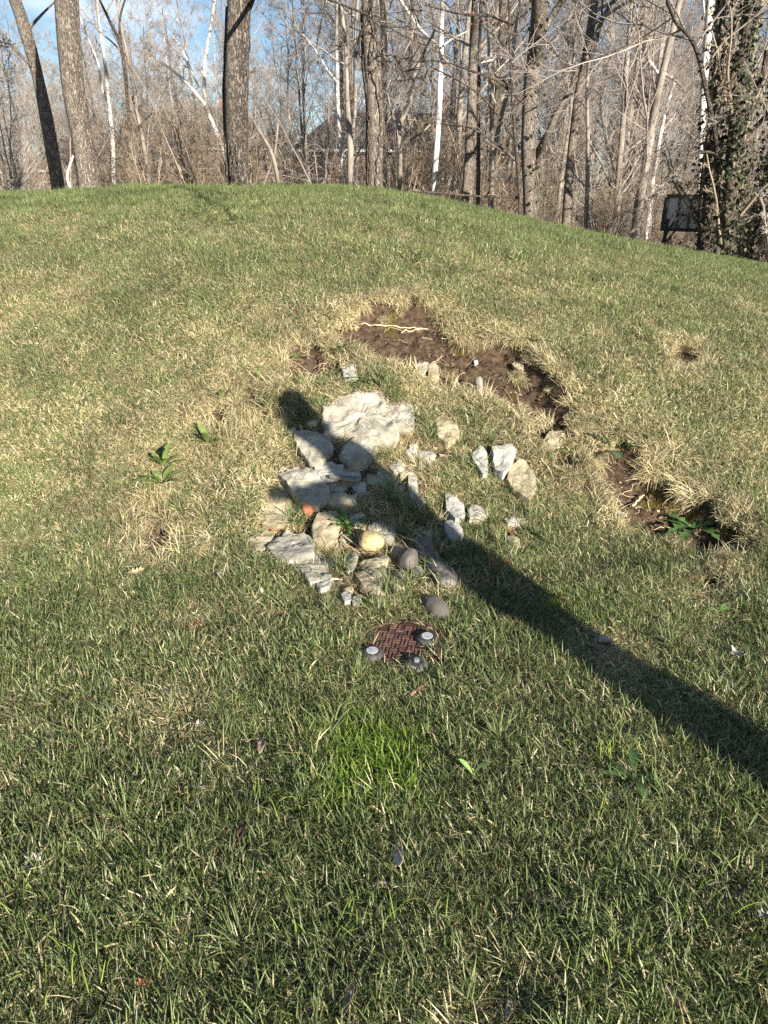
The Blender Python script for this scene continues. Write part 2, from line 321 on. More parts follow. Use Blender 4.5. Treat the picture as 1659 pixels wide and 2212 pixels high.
# ------------------------------------------------------------------ stones
def cropA(p): return [(1050 + .6303 * a, 1500 + .6303 * b) for a, b in p]
def cropB(p): return [(950 + .6303 * a, 1900 + .6303 * b) for a, b in p]
def cropC(p): return [(1600 + .7353 * a, 1600 + .7353 * b) for a, b in p]
def cropT(p): return [(1400 + .6028 * a, 1100 + .6028 * b) for a, b in p]
def cropD(p): return [(1300 + .6028 * a, 1800 + .6028 * b) for a, b in p]
STN = 'stones exposed in the washed-out hollow'
STONE_W = []
def stone(src, name, label, m, th=.05, lift=.02, rough=1.0, align=.75, seed=0, dome=.25, cat='stone', group=STN, nr=11):
    """A broken slab: its outline stands on the slope, its face follows the ground, its sides go down into the soil."""
    rs = np.random.RandomState(seed + 100)
    W2 = np.array([at(a, b) for a, b in src]); c = W2.mean(0); STONE_W.append((W2[:, :2], W2[:, :2].mean(0), np.hypot(*(W2[:, :2] - W2[:, :2].mean(0)).T).max())); cz = float(tz(c[0], c[1]))
    n = tn(np.array(c[0]), np.array(c[1]), .12); n = n * align + np.array([0, 0, 1]) * (1 - align); n /= np.linalg.norm(n)
    # lay outline on the face plane by shooting the outline's pixels at it
    o0 = np.array([c[0], c[1], cz + lift]); P = []
    for a, b in src:
        X = (a / 4 - 384) / FPX; Y = -(b / 4 - 512) / FPX
        d = np.array([X, math.cos(PITCH) + Y * math.sin(PITCH), Y * math.cos(PITCH) - math.sin(PITCH)])
        t = np.dot(o0 - np.array([0, 0, CAMZ]), n) / np.dot(d, n); P.append(np.array([0, 0, CAMZ]) + d * t)
    P = np.array(P); Q = []
    for i in range(len(P)):                                  # finer, chipped outline
        a, b = P[i], P[(i + 1) % len(P)]; m_ = max(2, int(np.linalg.norm(b - a) / .011))
        for j in range(m_): Q.append(a + (b - a) * j / m_)
    Q = np.array(Q); c3 = Q.mean(0)
    Q = Q * .76 + (np.roll(Q, 1, 0) + np.roll(Q, -1, 0)) * .12; Q = c3 + (Q - c3) * 1.1
    size = np.sqrt(((Q - c3) ** 2).sum(1)).mean()
    nzv = (fbm(Q[:, 0] * 28, Q[:, 1] * 28, Q[:, 2] * 28, seed=seed, o=4) - .5) * .26 * rough
    Q = c3 + (Q - c3) * (1 + nzv[:, None]); k = len(Q)
    rings = []
    for q in range(nr + 1):                                  # top face from centre to rim
        f = (q / nr)
        ring = c3 + (Q - c3) * f; r2 = 1 - f ** 3
        h = dome * th * r2 + (fbm(ring[:, 0] * 16, ring[:, 1] * 16, ring[:, 2] * 16, seed=seed + 3, o=4) - .5) * .038 * rough * (size / .09) * (.5 + .5 * f) + (fbm(ring[:, 0] * 60, ring[:, 1] * 60, ring[:, 2] * 60, seed=seed + 6, o=3) - .5) * .008 * rough
        st = np.floor(fbm(ring[:, 0] * 9, ring[:, 1] * 9, ring[:, 2] * 9, seed=seed + 9, o=2) * 5) / 5 * .022 * rough
        rings.append(ring + n * (h + st)[:, None])
    out = Q - c3; out /= np.linalg.norm(out, axis=1, keepdims=True) + 1e-9
    for q, (dn, ex) in enumerate([(.14, .03), (.45, .035), (.8, .0), (1.5, -.15), (2.2, -.3)]):
        wob = (fbm(Q[:, 0] * 40, Q[:, 1] * 40, Q[:, 2] * 40 + dn * 3, seed=seed + 5, o=3) - .5) * .018 * rough
        rings.append(Q + out * (ex * size + wob)[:, None] - n * (th * dn))
    V = np.concatenate(rings); F = []
    for q in range(len(rings) - 1):
        for j in range(k): F.append((q * k + j, q * k + (j + 1) % k, (q + 1) * k + (j + 1) % k, (q + 1) * k + j))
    V = V - o0
    ob = mesh_obj(name, V, F, m, smooth=False); ob.location = o0
    bm = bmesh.new(); bm.from_mesh(ob.data); bmesh.ops.remove_doubles(bm, verts=bm.verts, dist=1e-5); bmesh.ops.recalc_face_normals(bm, faces=bm.faces)
    bm.to_mesh(ob.data); bm.free(); ob.data.polygons.foreach_set('use_smooth', np.ones(len(ob.data.polygons), bool))
    try: ob.data.set_sharp_from_angle(angle=R(48))
    except Exception: pass
    tag(ob, label, cat, group); return ob
G_, Y_, W_ = M['lime'], M['limey'], M['limew']
SL = [
 (cropA([(400,210),(470,192),(530,155),(600,122),(640,128),(700,112),(760,122),(768,250),(835,330),(848,378),(800,408),(720,385),(680,392),(600,372),(520,355),(430,390),(405,300)]), 'largest pale limestone slab at the head of the hollow, partly in shade', G_, .07, .03),
 (cropA([(778,190),(870,180),(955,200),(955,330),(900,350),(850,340),(790,270)]), 'pale slab under combed straw, right of the largest slab', G_, .06, .02),
 (cropA([(205,365),(270,360),(330,375),(400,400),(440,450),(425,500),(370,555),(300,548),(250,480),(215,420)]), 'grey slab with a flaking lower edge, left below the largest slab', G_, .06, .045),
 (cropA([(515,462),(600,402),(680,392),(722,430),(712,500),(640,550),(560,560),(522,522)]), 'rounded grey rock fully in the shadow below the largest slab', G_, .08, .04),
 (cropA([(330,590),(440,572),(500,600),(500,660),(425,715),(370,655)]), 'white grey block wedged right behind the lit blunt slab with the square shadow', W_, .06, .03),
 (cropA([(115,635),(270,585),(330,620),(390,690),(420,760),(340,810),(260,785),(200,758),(165,690)]), 'smooth flat slab with a square shadow lying on its lower half', G_, .05, .06),
 (cropA([(85,668),(150,692),(188,750),(150,757),(100,715)]), 'narrow cream stone tucked under the left edge of the smooth slab', Y_, .05, .015),
 (cropA([(508,600),(600,590),(622,640),(580,690),(510,682)]), 'small shaded grey block right of the white grey block', G_, .05, .02),
 (cropA([(378,792),(450,765),(560,772),(600,762),(582,820),(500,845),(430,822)]), 'cream stone below the dark bark piece, lit on its lower face', Y_, .06, .04),
 (cropA([(600,690),(652,688),(652,735),(612,756),(572,722)]), 'light stone corner right of the dark bark piece', W_, .04, .03),
 (cropB([(160,195),(210,112),(300,130),(365,205),(350,250),(300,300),(230,330),(165,300)]), 'broad cream rock under hanging straw at the left of the hollow', Y_, .06, .03),
 (cropA([(300,545),(400,532),(412,560),(345,572)]), 'thin cream flake under the grey slab', Y_, .02, .03),
 (cropA([(445,577),(508,570),(515,588),(462,592)]), 'little white chip on top of the white grey block', W_, .02, .045),
 (cropB([(70,412),(160,370),(225,387),(202,440),(170,480),(110,482)]), 'tan slab beside the brown oak leaf at the lower left', Y_, .05, .04),
 (cropB([(205,470),(240,402),(320,372),(420,387),(475,430),(465,500),(420,560),(330,562),(260,540)]), 'large rough grey slab at the lower left of the hollow', G_, .07, .05),
 (cropB([(335,572),(440,532),(500,532),(560,600),(588,668),(520,690),(460,690),(400,622)]), 'cracked pale slab running into the grass below the large rough slab', G_, .05, .03),
 (cropB([(480,332),(522,248),(620,247),(640,320),(610,400),(560,442),(492,420)]), 'upright cream block with a crisp lit edge left of the spiny weed', Y_, .08, .05),
 (cropB([(468,462),(520,480),(562,530),(500,522)]), 'ochre sliver between two pale slabs', Y_, .03, .03),
 (cropB([(780,575),(860,532),(940,522),(950,560),(880,600),(800,606)]), 'flat yellow stone that carries the round cobble', Y_, .035, .03),
 (cropB([(745,640),(820,612),(932,592),(942,650),(890,738),(800,702)]), 'wide cream rock below the flat yellow stone', Y_, .06, .03),
 (cropB([(672,562),(742,492),(760,520),(742,590),(702,622)]), 'leaning triangular grey stone left of the round cobble', G_, .05, .04),
 (cropB([(720,272),(780,247),(806,280),(770,332),(722,322)]), 'small pale stone in the shade above the spiny weed', W_, .05, .03),
 (cropD([(290,522),(340,480),(430,492),(460,560),(430,632),(340,592)]), 'shaded pointed slab above and right of the round cobble', G_, .05, .03),
 (cropB([(660,770),(712,752),(722,808),(680,822)]), 'small pale chunk in the grass below the cracked slab', W_, .04, .02),
 (cropB([(735,782),(790,770),(772,828),(730,822)]), 'small pitted chunk right of the pale chunk in the grass', G_, .04, .02),
 (cropB([(500,700),(590,672),(582,720),(530,732)]), 'white flake at the foot of the cracked slab', W_, .02, .03),
 (cropC([(200,122),(250,102),(310,150),(322,200),(262,230),(210,192)]), 'yellow rock half buried in straw right of the head shadow', Y_, .06, .03),
 (cropC([(395,292),(440,257),(470,300),(475,388),(450,402),(402,330)]), 'tall narrow grey rock among straw, left one of the upper right pair', W_, .06, .04),
 (cropC([(500,272),(600,252),(630,280),(600,350),(560,402),(520,372),(512,312)]), 'wedge-shaped pale rock, right one of the upper right pair', W_, .07, .05),
 (cropC([(600,382),(660,342),(720,402),(730,480),(700,540),(620,482),(592,432)]), 'lone cream rock veined with roots at the right side', Y_, .07, .04),
 (cropC([(250,520),(270,515),(342,570),(350,620),(300,642),(255,592)]), 'bright grey wedge at the right edge of the body shadow', W_, .05, .05),
 (cropC([(375,600),(392,576),(440,580),(480,620),(450,642),(382,650)]), 'grey stone right of the bright grey wedge', G_, .05, .04),
 (cropC([(245,672),(290,660),(340,710),(330,752),(280,770),(252,722)]), 'stone cut in half by the edge of the body shadow', W_, .05, .04),
 (cropC([(775,226),(822,182),(880,180),(895,210),(842,270),(800,280)]), 'cream rock perched below the right earth bank', Y_, .06, .04),
 (cropC([(575,750),(600,742),(652,760),(640,808),(582,792)]), 'cream stone above the orange maple leaf', Y_, .04, .03),
 (cropC([(570,652),(640,642),(682,652),(650,682),(590,680)]), 'flat stone under straw right of centre', G_, .03, .02),
 (cropC([(45,402),(90,410),(96,540),(50,522)]), 'shaded upright stone inside the body shadow', G_, .05, .03),
 (cropT([(520,602),(560,588),(580,612),(590,662),(550,660),(522,650)]), 'small bright yellow rock on the upper bare soil', Y_, .05, .035),
 (cropT([(1075,592),(1110,583),(1150,600),(1140,632),(1100,620)]), 'cream rock sitting at the crest of the upper bare soil', Y_, .04, .03),
 (cropT([(440,602),(515,580),(520,632),(452,642)]), 'grey rock beside the small bright yellow rock', G_, .04, .03),
 (cropT([(820,575),(845,570),(850,590),(828,595)]), 'tiny pale pebble on the soil bank', W_, .02, .02),
 ([(1370,1475),(1415,1465),(1430,1510),(1380,1520)], 'pale rock under weeds at the left end of the upper soil', W_, .04, .02),
 (cropD([(495,702),(550,662),(610,680),(612,750),(540,768),(492,740)]), 'dark smooth cobble in shade left of the driftwood', M['dsmooth'], .07, .05),
 (cropD([(650,972),(740,980),(820,1040),(810,1088),(720,1080),(660,1030)]), 'smooth dark slab in the shadow below the driftwood', M['dsmooth'], .05, .03),
 (cropD([(1200,582),(1260,592),(1300,650),(1242,648)]), 'angular cream stone at the right side of the hollow', Y_, .04, .03),
 (cropD([(372,110),(460,150),(450,230),(380,260),(340,180)]), 'shaded rock under long grass in the middle of the hollow', G_, .05, .02),
 (cropD([(0,255),(20,260),(24,310),(0,320)]), 'pebble-sized grey stone between the two lit slabs', G_, .03, .02),
 (cropD([(1190,460),(1260,445),(1310,480),(1250,500)]), 'low white stone nearly covered by grass on the right', W_, .03, .015),
]
for i, (src, lab, m_, th, lf) in enumerate(SL):
    sm_ = m_ is M['dsmooth']
    stone(src, 'cobble' if sm_ else 'limestone_rock', lab, m_, th, lf, rough=.25 if sm_ else 1.0, seed=i * 7, dome=.45 if sm_ else .05)
stone(cropB([(410,172),(470,165),(478,210),(430,242),(408,220)]), 'brick_fragment', 'broken piece of red brick below the smooth flat slab', M['brick'], .05, .04, .35, seed=900, group=None, cat='brick')
def cobble(sx, sy, rx, ry, rz, lift, m, label, seed, spin=0):
    p = at(sx, sy); bm = bmesh.new(); bmesh.ops.create_icosphere(bm, subdivisions=5, radius=1)
    for v in bm.verts:
        c = v.co; k = 1 + (float(fbm(c.x * 1.3 + 5, c.y * 1.3, c.z * 1.3, seed=seed, o=3)) - .5) * .32
        e = .85; v.co = Vector((math.copysign(abs(c.x) ** e, c.x) * rx, math.copysign(abs(c.y) ** e, c.y) * ry, math.copysign(abs(c.z) ** e, c.z) * rz)) * k
    me = bpy.data.meshes.new('cobble'); bm.to_mesh(me); bm.free(); me.polygons.foreach_set('use_smooth', np.ones(len(me.polygons), bool)); me.materials.append(m)
    o = bpy.data.objects.new('cobble', me); COL.objects.link(o); o.location = (p[0], p[1], p[2] + lift); o.rotation_euler = (0, .15, spin); tag(o, label, 'stone', STN); return o
rs = np.random.RandomState(61); FR = 0
for _ in range(400):
    if FR >= 34: break
    lo, hi = BASIN.min(0), BASIN.max(0); q = lo + rs.rand(2) * (hi - lo)
    if inside_dist(q[:1], q[1:], BASIN)[0] < .02 or any(math.hypot(q[0] - c[0], q[1] - c[1]) < r * .75 for _w, c, r in STONE_W): continue
    z = float(tz(q[0], q[1])); f_ = q[1] * math.cos(PITCH) - (z - CAMZ) * math.sin(PITCH); u_ = q[1] * math.sin(PITCH) + (z - CAMZ) * math.cos(PITCH)
    sx, sy = (384 + FPX * q[0] / f_) * 4, (512 - FPX * u_ / f_) * 4; rr = rs.uniform(14, 40); n_ = rs.randint(5, 8); an = np.sort(rs.rand(n_) * 6.28) ; an = np.linspace(0, 6.28, n_, endpoint=False) + rs.normal(0, .25, n_)
    stone([(sx + rr * rs.uniform(.7, 1.2) * math.cos(t), sy + rr * .75 * rs.uniform(.7, 1.2) * math.sin(t)) for t in an], 'stone_fragment', 'small broken limestone fragment half buried between the larger stones', [G_, Y_, Y_, W_][rs.randint(4)], .03, .012, 1.0, seed=300 + FR * 5, group='small fragments between the stones'); FR += 1
cobble(1484, 2215, .058, .05, .043, .065, M['ysmooth'], 'round smooth yellow cobble resting on a flat yellow stone', 4, .3)

# ------------------------------------------------------------------ grass
GREENS = np.array([(.070, .102, .030), (.105, .142, .042), (.15, .19, .064), (.21, .25, .10), (.10, .13, .05)])
STRAWS = np.array([(.57, .48, .27), (.47, .39, .21), (.66, .58, .37), (.30, .23, .12)])
BRIGHT = np.array([(.15, .23, .035), (.20, .28, .045), (.11, .18, .03)])
def blades(rng, n, rad, Lr, wr, lean, pal, curl=.5, z0=(0, .004), droop=None, m=4):
    """n curved blades rooted in a disc; returns verts, quads, colours."""
    rr = rad * np.sqrt(rng.rand(n)); th = rng.rand(n) * 2 * math.pi
    b = np.stack([rr * np.cos(th), rr * np.sin(th), rng.uniform(z0[0], z0[1], n)], -1)
    Ln = rng.uniform(*Lr, n); w = rng.uniform(*wr, n) * .5
    az = rng.rand(n) * 2 * math.pi; le = np.clip(rng.normal(lean[0], lean[1], n), .03, 1.62)
    if droop is not None: az = rng.normal(-math.pi / 2, droop, n)
    P = np.zeros((n, m, 3)); P[:, 0] = b; cu = rng.uniform(0, curl, n) * 1.3
    daz = rng.normal(0, .3, n)
    for k in range(1, m):
        a = np.clip(le + cu * (k - 1) / (m - 2 + 1e-6), 0, 2.5 if droop is not None else 1.72); z_ = az + daz * k / m
        P[:, k] = P[:, k - 1] + (Ln / (m - 1))[:, None] * np.stack([np.sin(a) * np.cos(z_), np.sin(a) * np.sin(z_), np.cos(a)], -1)
    if droop is None: P[..., 2] = np.maximum(P[..., 2], .002 + rng.rand(n, 1) * .006)
    tw = az + math.pi / 2 + rng.normal(0, .5, n); side = np.stack([np.cos(tw), np.sin(tw), rng.normal(0, .25, n)], -1)
    prof = np.array([.75, 1.0, .8, .12]) if m == 4 else np.linspace(.9, .12, m)
    Lf = P - side[:, None] * (w[:, None] * prof)[..., None]; Rt = P + side[:, None] * (w[:, None] * prof)[..., None]
    V = np.stack([Lf, Rt], 2).reshape(-1, 3)
    idx = np.arange(n * m * 2).reshape(n, m, 2)
    F = np.stack([idx[:, :-1, 0], idx[:, :-1, 1], idx[:, 1:, 1], idx[:, 1:, 0]], -1).reshape(-1, 4)
    c = pal[rng.randint(len(pal), size=n)] * rng.uniform(.75, 1.25, (n, 1))
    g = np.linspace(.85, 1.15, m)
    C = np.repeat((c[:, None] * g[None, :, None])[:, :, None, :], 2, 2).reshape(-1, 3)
    return V, F, C
def joinp(parts):
    Vs, Fs, Cs = [], [], []; n = 0
    for v, f, c in parts: Vs.append(v); Fs.append(f + n); Cs.append(c); n += len(v)
    return np.concatenate(Vs), np.concatenate(Fs), np.concatenate(Cs)
PATCH = bpy.data.collections.new('grass_patches'); FIELD = []
def patch(parts):
    V, F, C = joinp(parts); o = mesh_obj('grass_patch_%02d' % len(FIELD), V, F, M['blade'], cols=C, link=False)
    PATCH.objects.link(o); FIELD.append(o); return len(FIELD) - 1
rng = np.random.RandomState(3)
LEV = [0.08, 0.25, 0.42, 0.6, 0.8]; NV = 4; RAD = .085
LAWN = {}
for li, s in enumerate(LEV):
    for v in range(NV):
        tot = 430; ns = int(tot * s); ng = tot - ns
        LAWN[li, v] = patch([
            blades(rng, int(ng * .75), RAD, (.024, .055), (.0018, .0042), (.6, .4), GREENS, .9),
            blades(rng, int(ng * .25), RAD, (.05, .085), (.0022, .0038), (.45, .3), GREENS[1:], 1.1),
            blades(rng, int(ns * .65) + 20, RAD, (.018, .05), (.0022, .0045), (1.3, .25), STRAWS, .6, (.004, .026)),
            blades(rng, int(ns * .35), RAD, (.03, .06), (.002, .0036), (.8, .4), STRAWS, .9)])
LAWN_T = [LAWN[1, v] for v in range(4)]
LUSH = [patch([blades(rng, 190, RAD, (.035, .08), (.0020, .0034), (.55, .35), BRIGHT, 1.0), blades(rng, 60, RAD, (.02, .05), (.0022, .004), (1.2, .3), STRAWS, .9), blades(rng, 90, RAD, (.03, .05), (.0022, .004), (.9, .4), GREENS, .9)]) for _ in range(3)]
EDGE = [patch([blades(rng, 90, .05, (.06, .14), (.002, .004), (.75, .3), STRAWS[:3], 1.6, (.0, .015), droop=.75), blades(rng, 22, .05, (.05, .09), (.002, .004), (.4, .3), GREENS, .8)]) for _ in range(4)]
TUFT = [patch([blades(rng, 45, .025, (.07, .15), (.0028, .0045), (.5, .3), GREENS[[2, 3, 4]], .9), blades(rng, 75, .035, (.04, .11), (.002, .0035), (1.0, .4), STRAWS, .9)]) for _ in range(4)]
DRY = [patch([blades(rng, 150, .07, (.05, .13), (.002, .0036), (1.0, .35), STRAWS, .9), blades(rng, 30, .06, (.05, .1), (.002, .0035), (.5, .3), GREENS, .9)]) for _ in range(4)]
pts = []; idxs = []; rots = []; scl = []
def euler_for(n, spin):
    q = Vector(n).to_track_quat('Z', 'Y'); return (q.to_matrix() @ Matrix.Rotation(spin, 3, 'Z')).to_euler()
COVER_SRC = (1612, 2612)
cov = at(*COVER_SRC)
def on_stone(x, y, m=.0):
    for W2, c, r in STONE_W:
        if (x - c[0]) ** 2 + (y - c[1]) ** 2 < (r + .05) ** 2 and float(inside_dist(np.array([x]), np.array([y]), W2)[0]) > m: return True
    return False
def place(x, y, which, s, spin=None, align=.8, dz=0.0):
    if on_stone(x, y, -.012) and rng.rand() < .93: return
    z = float(tz(x, y)); n = tn(np.array(x), np.array(y)); n = n * align + np.array([0, 0, 1]) * (1 - align)
    e = euler_for(n, rng.rand() * 6.283 if spin is None else spin)
    pts.append((x, y, z - .003 + dz)); idxs.append(which); rots.append(tuple(e)); scl.append(s)
BRT = [(at(1480, 3060), .17), (at(1330, 2960), .10), (at(1520, 3180), .09), (at(2250, 2450), .10), (at(1380, 3200), .10), (at(1620, 2980), .08)]
def straw_level(x, y):
    n = fbm(x * 1.6, y * 1.6, seed=21) ; n2 = fbm(x * 6, y * 6, seed=25)
    base = np.interp(y, [0.8, 1.6, 2.4, 3.0, 4.0, 5.2, 6.3, 7.5, 9, 12], [.36, .44, .54, .60, .64, .64, .58, .44, .34, .32])
    base = base - .10 * sm(.4, 2.0, x) * sm(3.6, 2.6, y)
    d = _bil(_GD, x, y); base = base + .35 * sm(-.16, -.02, d)
    return base + (n - .5) * .55 + (n2 - .5) * .5
def scatter():
    y = .62
    while y < 11.6:
        step = .062 if y < 3.2 else (.075 if y < 6 else .095)
        half = .60 * y + 1.1 + (0.5 if y > 5 else 0)
        xs = np.arange(-half, half, step); xs = xs + rng.uniform(-.5, .5, len(xs)) * step; ys = y + rng.uniform(-.5, .5, len(xs)) * step
        d = _bil(_GD, xs, ys); b = _bil(_GB, xs, ys); sl = straw_level(xs, ys)
        lusht = fbm(xs * 3.1, ys * 3.1, seed=31)
        for k in range(len(xs)):
            X, Y = xs[k], ys[k]
            if d[k] > -.015:
                if rng.rand() < .10 and d[k] < .12: place(X, Y, (DRY + EDGE)[rng.randint(8)], rng.uniform(.35, .7), None, .8)
                continue
            if b[k] > 0: continue
            if math.hypot(X - cov[0], Y - cov[1]) < (.195 if Y > cov[1] - .08 else .16): continue
            s = (.72 + .95 * (lusht[k] - .3)) * rng.uniform(.8, 1.25)
            if y > 6: s *= 1.08
            br = False
            for p, r in BRT:
                if rng.rand() < 1.15 * (1 - math.hypot(X - p[0], (Y - p[1])) / (r * 1.6)): br = True
            if br: place(X, Y, LUSH[rng.randint(3)], s * .95); continue
            l = int(np.clip(round((sl[k] + rng.normal(0, .07)) / .18 - .4), 0, 4))
            place(X, Y, LAWN[l, rng.randint(NV)], s)
        y += step
scatter()
# dry grass hanging over the rims of the bare soil
for i, p in enumerate(DIRT):
    if i >= 7: continue
    n = len(p)
    for k in range(n):
        a, b = p[k], p[(k + 1) % n]; Ln = np.hypot(*(b - a)); m = max(1, int(Ln / (.05 if i < 3 else .07)))
        for j in range(m):
            q = a + (b - a) * (j + rng.rand()) / m + rng.normal(0, .018, 2)
            c = p.mean(0); out = (q - c) / (np.hypot(*(q - c)) + 1e-6)
            if out[1] < -.35 and i < 3 and rng.rand() < .5: continue
            q = q + out * .03
            spin = math.atan2(-out[1], -out[0]) + math.pi / 2 if out[1] > -.2 else rng.rand() * 6.28
            place(q[0], q[1], EDGE[rng.randint(4)], rng.uniform(.6, 1.05), spin, .5, .006)
for k in range(30):
    a_ = rng.rand() * 6.283
    if math.sin(a_) > .3: place(cov[0] + .188 * math.cos(a_), cov[1] + .188 * math.sin(a_), EDGE[rng.randint(4)], rng.uniform(.3, .5), a_ + math.pi + math.pi / 2, .6, .004)
    else: place(cov[0] + .215 * math.cos(a_), cov[1] + .215 * math.sin(a_), LAWN[rng.randint(3), rng.randint(NV)], .75)
for k in range(150):
    y_ = .8 + 2.6 * rng.rand(); x_ = rng.uniform(-.7, .7) * (y_ + .6)
    if math.hypot(x_ - cov[0], y_ - cov[1]) > .24: place(x_, y_, (TUFT + DRY[:1])[rng.randint(5)], rng.uniform(.5, .95), None, .7)
for k in range(420):
    x_ = rng.uniform(-7, 7); y_ = rng.uniform(7.2, 10.2)
    if fbm(x_ * 1.5, y_ * 1.5, seed=71) > .48: place(x_, y_, (TUFT + LAWN_T)[rng.randint(8)], rng.uniform(.6, 1.0), None, .6)
# tufts growing between the stones
for k in range(1500):
    q = BASIN.min(0) + rng.rand(2) * (BASIN.max(0) - BASIN.min(0))
    if _bil(_GB, q[0], q[1]) < -.0: continue
    g = fbm(q[0] * 4, q[1] * 4, seed=44)
    if rng.rand() > .10 + .22 * (g > .5): continue
    place(q[0], q[1], (DRY + DRY + TUFT[:2])[rng.randint(10)], rng.uniform(.5, 1.0), None, .8)
def tuft(sx, sy, n=3, spread=.03, s=1.0, kind='T'):
    p = at(sx, sy)
    for _ in range(max(2, int(n * .55))):
        src = {'T': TUFT, 'D': DRY, 'L': LUSH, 'E': EDGE}[kind]
        place(p[0] + rng.normal(0, spread), p[1] + rng.normal(0, spread), src[rng.randint(len(src))], s * rng.uniform(.8, 1.2), None, .6)
for a in [(1200, 2110, 5, .03, 1.15), (1480, 1800, 7, .05, 1.1), (1560, 1900, 8, .07, 1.1), (1600, 2050, 8, .08, 1.1), (1680, 1750, 7, .06, 1.0), (1180, 1750, 8, .05, 1.0), (1130, 1650, 8, .06, .9),
          (1400, 2300, 7, .05, 1.0), (1120, 2250, 8, .06, .9), (1700, 2250, 9, .08, .9), (1820, 2000, 9, .08, .9), (1950, 2100, 8, .08, .9), (1900, 1900, 8, .08, .9), (1800, 2250, 9, .08, .9), (1560, 2420, 7, .06, .9), (1900, 1700, 8, .08, .9), (1560, 1600, 9, .08, .9),
          (1640, 1990, 9, .08, 1.1), (1720, 2120, 8, .07, 1.0), (1600, 2150, 6, .06, .9), (2050, 1950, 8, .1, .9), (2100, 2150, 9, .1, .9), (1290, 1650, 5, .05, .9), (1560, 1530, 8, .07, .9), (1200, 1570, 8, .07, .9), (1040, 2060, 5, .05, .8)]: tuft(*a)
for a in [(1650, 2060, 10, .10, 1.0, 'D'), (1500, 1730, 5, .05, .8, 'D'), (1680, 1900, 9, .09, .9, 'D'), (1120, 2000, 6, .06, .8, 'D'), (1600, 1680, 5, .05, .8, 'D'), (1330, 2230, 5, .03, .8, 'D'), (1700, 2160, 8, .06, 1., 'D'), (1850, 2350, 8, .1, .9, 'D'), (1000, 2230, 6, .07, .8, 'D'), (1780, 1640, 10, .1, .8, 'D'), (1850, 1560, 8, .1, .7, 'D'), (1640, 1500, 8, .08, .7, 'D'), (1480, 1480, 7, .06, .7, 'D'), (1960, 2250, 8, .08, .9, 'D'), (1800, 1900, 10, .1, .9, 'D'), (1930, 1640, 7, .07, .8, 'D'), (2050, 1500, 8, .07, .8, 'E'), (2080, 1700, 9, .07, .9, 'E'), (620, 2010, 4, .05, .7, 'E'), (820, 2050, 9, .09, .75, 'E'), (900, 2080, 8, .07, .75, 'E'), (1540, 1640, 5, .02, 1.0, 'E'), (1400, 1620, 5, .03, .9, 'E'), (2640, 1880, 7, .05, 1.1, 'E'), (2580, 1900, 4, .03, 1.0, 'E')]: tuft(*a)
def grass_object():
    me = bpy.data.meshes.new('grass'); P = np.array(pts, np.float32)
    me.vertices.add(len(P)); me.vertices.foreach_set('co', P.ravel())
    a = me.attributes.new('which', 'INT', 'POINT'); a.data.foreach_set('value', np.array(idxs, np.int32))
    a = me.attributes.new('spin', 'FLOAT_VECTOR', 'POINT'); a.data.foreach_set('vector', np.array(rots, np.float32).ravel())
    a = me.attributes.new('size', 'FLOAT', 'POINT'); a.data.foreach_set('value', np.array(scl, np.float32))
    o = bpy.data.objects.new('grass', me); COL.objects.link(o); tag(o, kind='stuff', cat='grass', label='lawn grass mixing green blades with dry straw over the mound and foreground')
    g = bpy.data.node_groups.new('grass_scatter', 'GeometryNodeTree')
    g.interface.new_socket('Geometry', in_out='INPUT', socket_type='NodeSocketGeometry'); g.interface.new_socket('Geometry', in_out='OUTPUT', socket_type='NodeSocketGeometry')
    gi = g.nodes.new('NodeGroupInput'); go = g.nodes.new('NodeGroupOutput')
    ci = g.nodes.new('GeometryNodeCollectionInfo'); ci.inputs['Collection'].default_value = PATCH; ci.inputs['Separate Children'].default_value = True; ci.inputs['Reset Children'].default_value = True
    ip = g.nodes.new('GeometryNodeInstanceOnPoints'); ip.inputs['Pick Instance'].default_value = True
    def na(nm, ty): q = g.nodes.new('GeometryNodeInputNamedAttribute'); q.data_type = ty; q.inputs['Name'].default_value = nm; return q.outputs[0]
    l = g.links.new
    l(gi.outputs[0], ip.inputs['Points']); l(ci.outputs[0], ip.inputs['Instance']); l(na('which', 'INT'), ip.inputs['Instance Index'])
    l(na('spin', 'FLOAT_VECTOR'), ip.inputs['Rotation']); l(na('size', 'FLOAT'), ip.inputs['Scale']); l(ip.outputs[0], go.inputs[0])
    md = o.modifiers.new('scatter', 'NODES'); md.node_group = g
    return o
grass_object()
print('grass patches', len(pts))
# stone chips and dead litter strewn between the big stones: too many to count
def chips():
    rs = np.random.RandomState(5); mb = MB(); q = []
    lo, hi = BASIN.min(0) - .05, BASIN.max(0) + .05
    while len(q) < 700:
        p = lo + rs.rand(2) * (hi - lo)
        if _bil(_GB, p[0], p[1]) > -.04: q.append(p)
    for d in (0, 2):
        lo2, hi2 = DIRT[d].min(0), DIRT[d].max(0)
        for _ in range(170):
            p = lo2 + rs.rand(2) * (hi2 - lo2)
            if _bil(_GD, p[0], p[1]) > .0: q.append((p[0], p[1], 1))
    for p in q:
        r = (.004 + .022 * rs.rand() ** 2.5) * (.5 if len(p) == 3 else 1); z = float(tz(p[0], p[1]))
        V = rs.normal(0, 1, (8, 3)); V /= np.linalg.norm(V, axis=1, keepdims=True)
        bm = bmesh.new(); vs = [bm.verts.new(v * np.array([r * 1.3, r, r * .55])) for v in V]
        bmesh.ops.convex_hull(bm, input=vs); bm.verts.index_update()
        vv = np.array([v.co for v in bm.verts]); ff = [[v.index for v in f.verts] for f in bm.faces]; bm.free()
        mb.add(vv + np.array([p[0], p[1], z + r * .2]), ff)
    o = mb.build('stone_chips', M['limey']); tag(o, 'scattered pale stone chips between the slabs and on the bare soil', 'stone chips', kind='stuff')
chips()
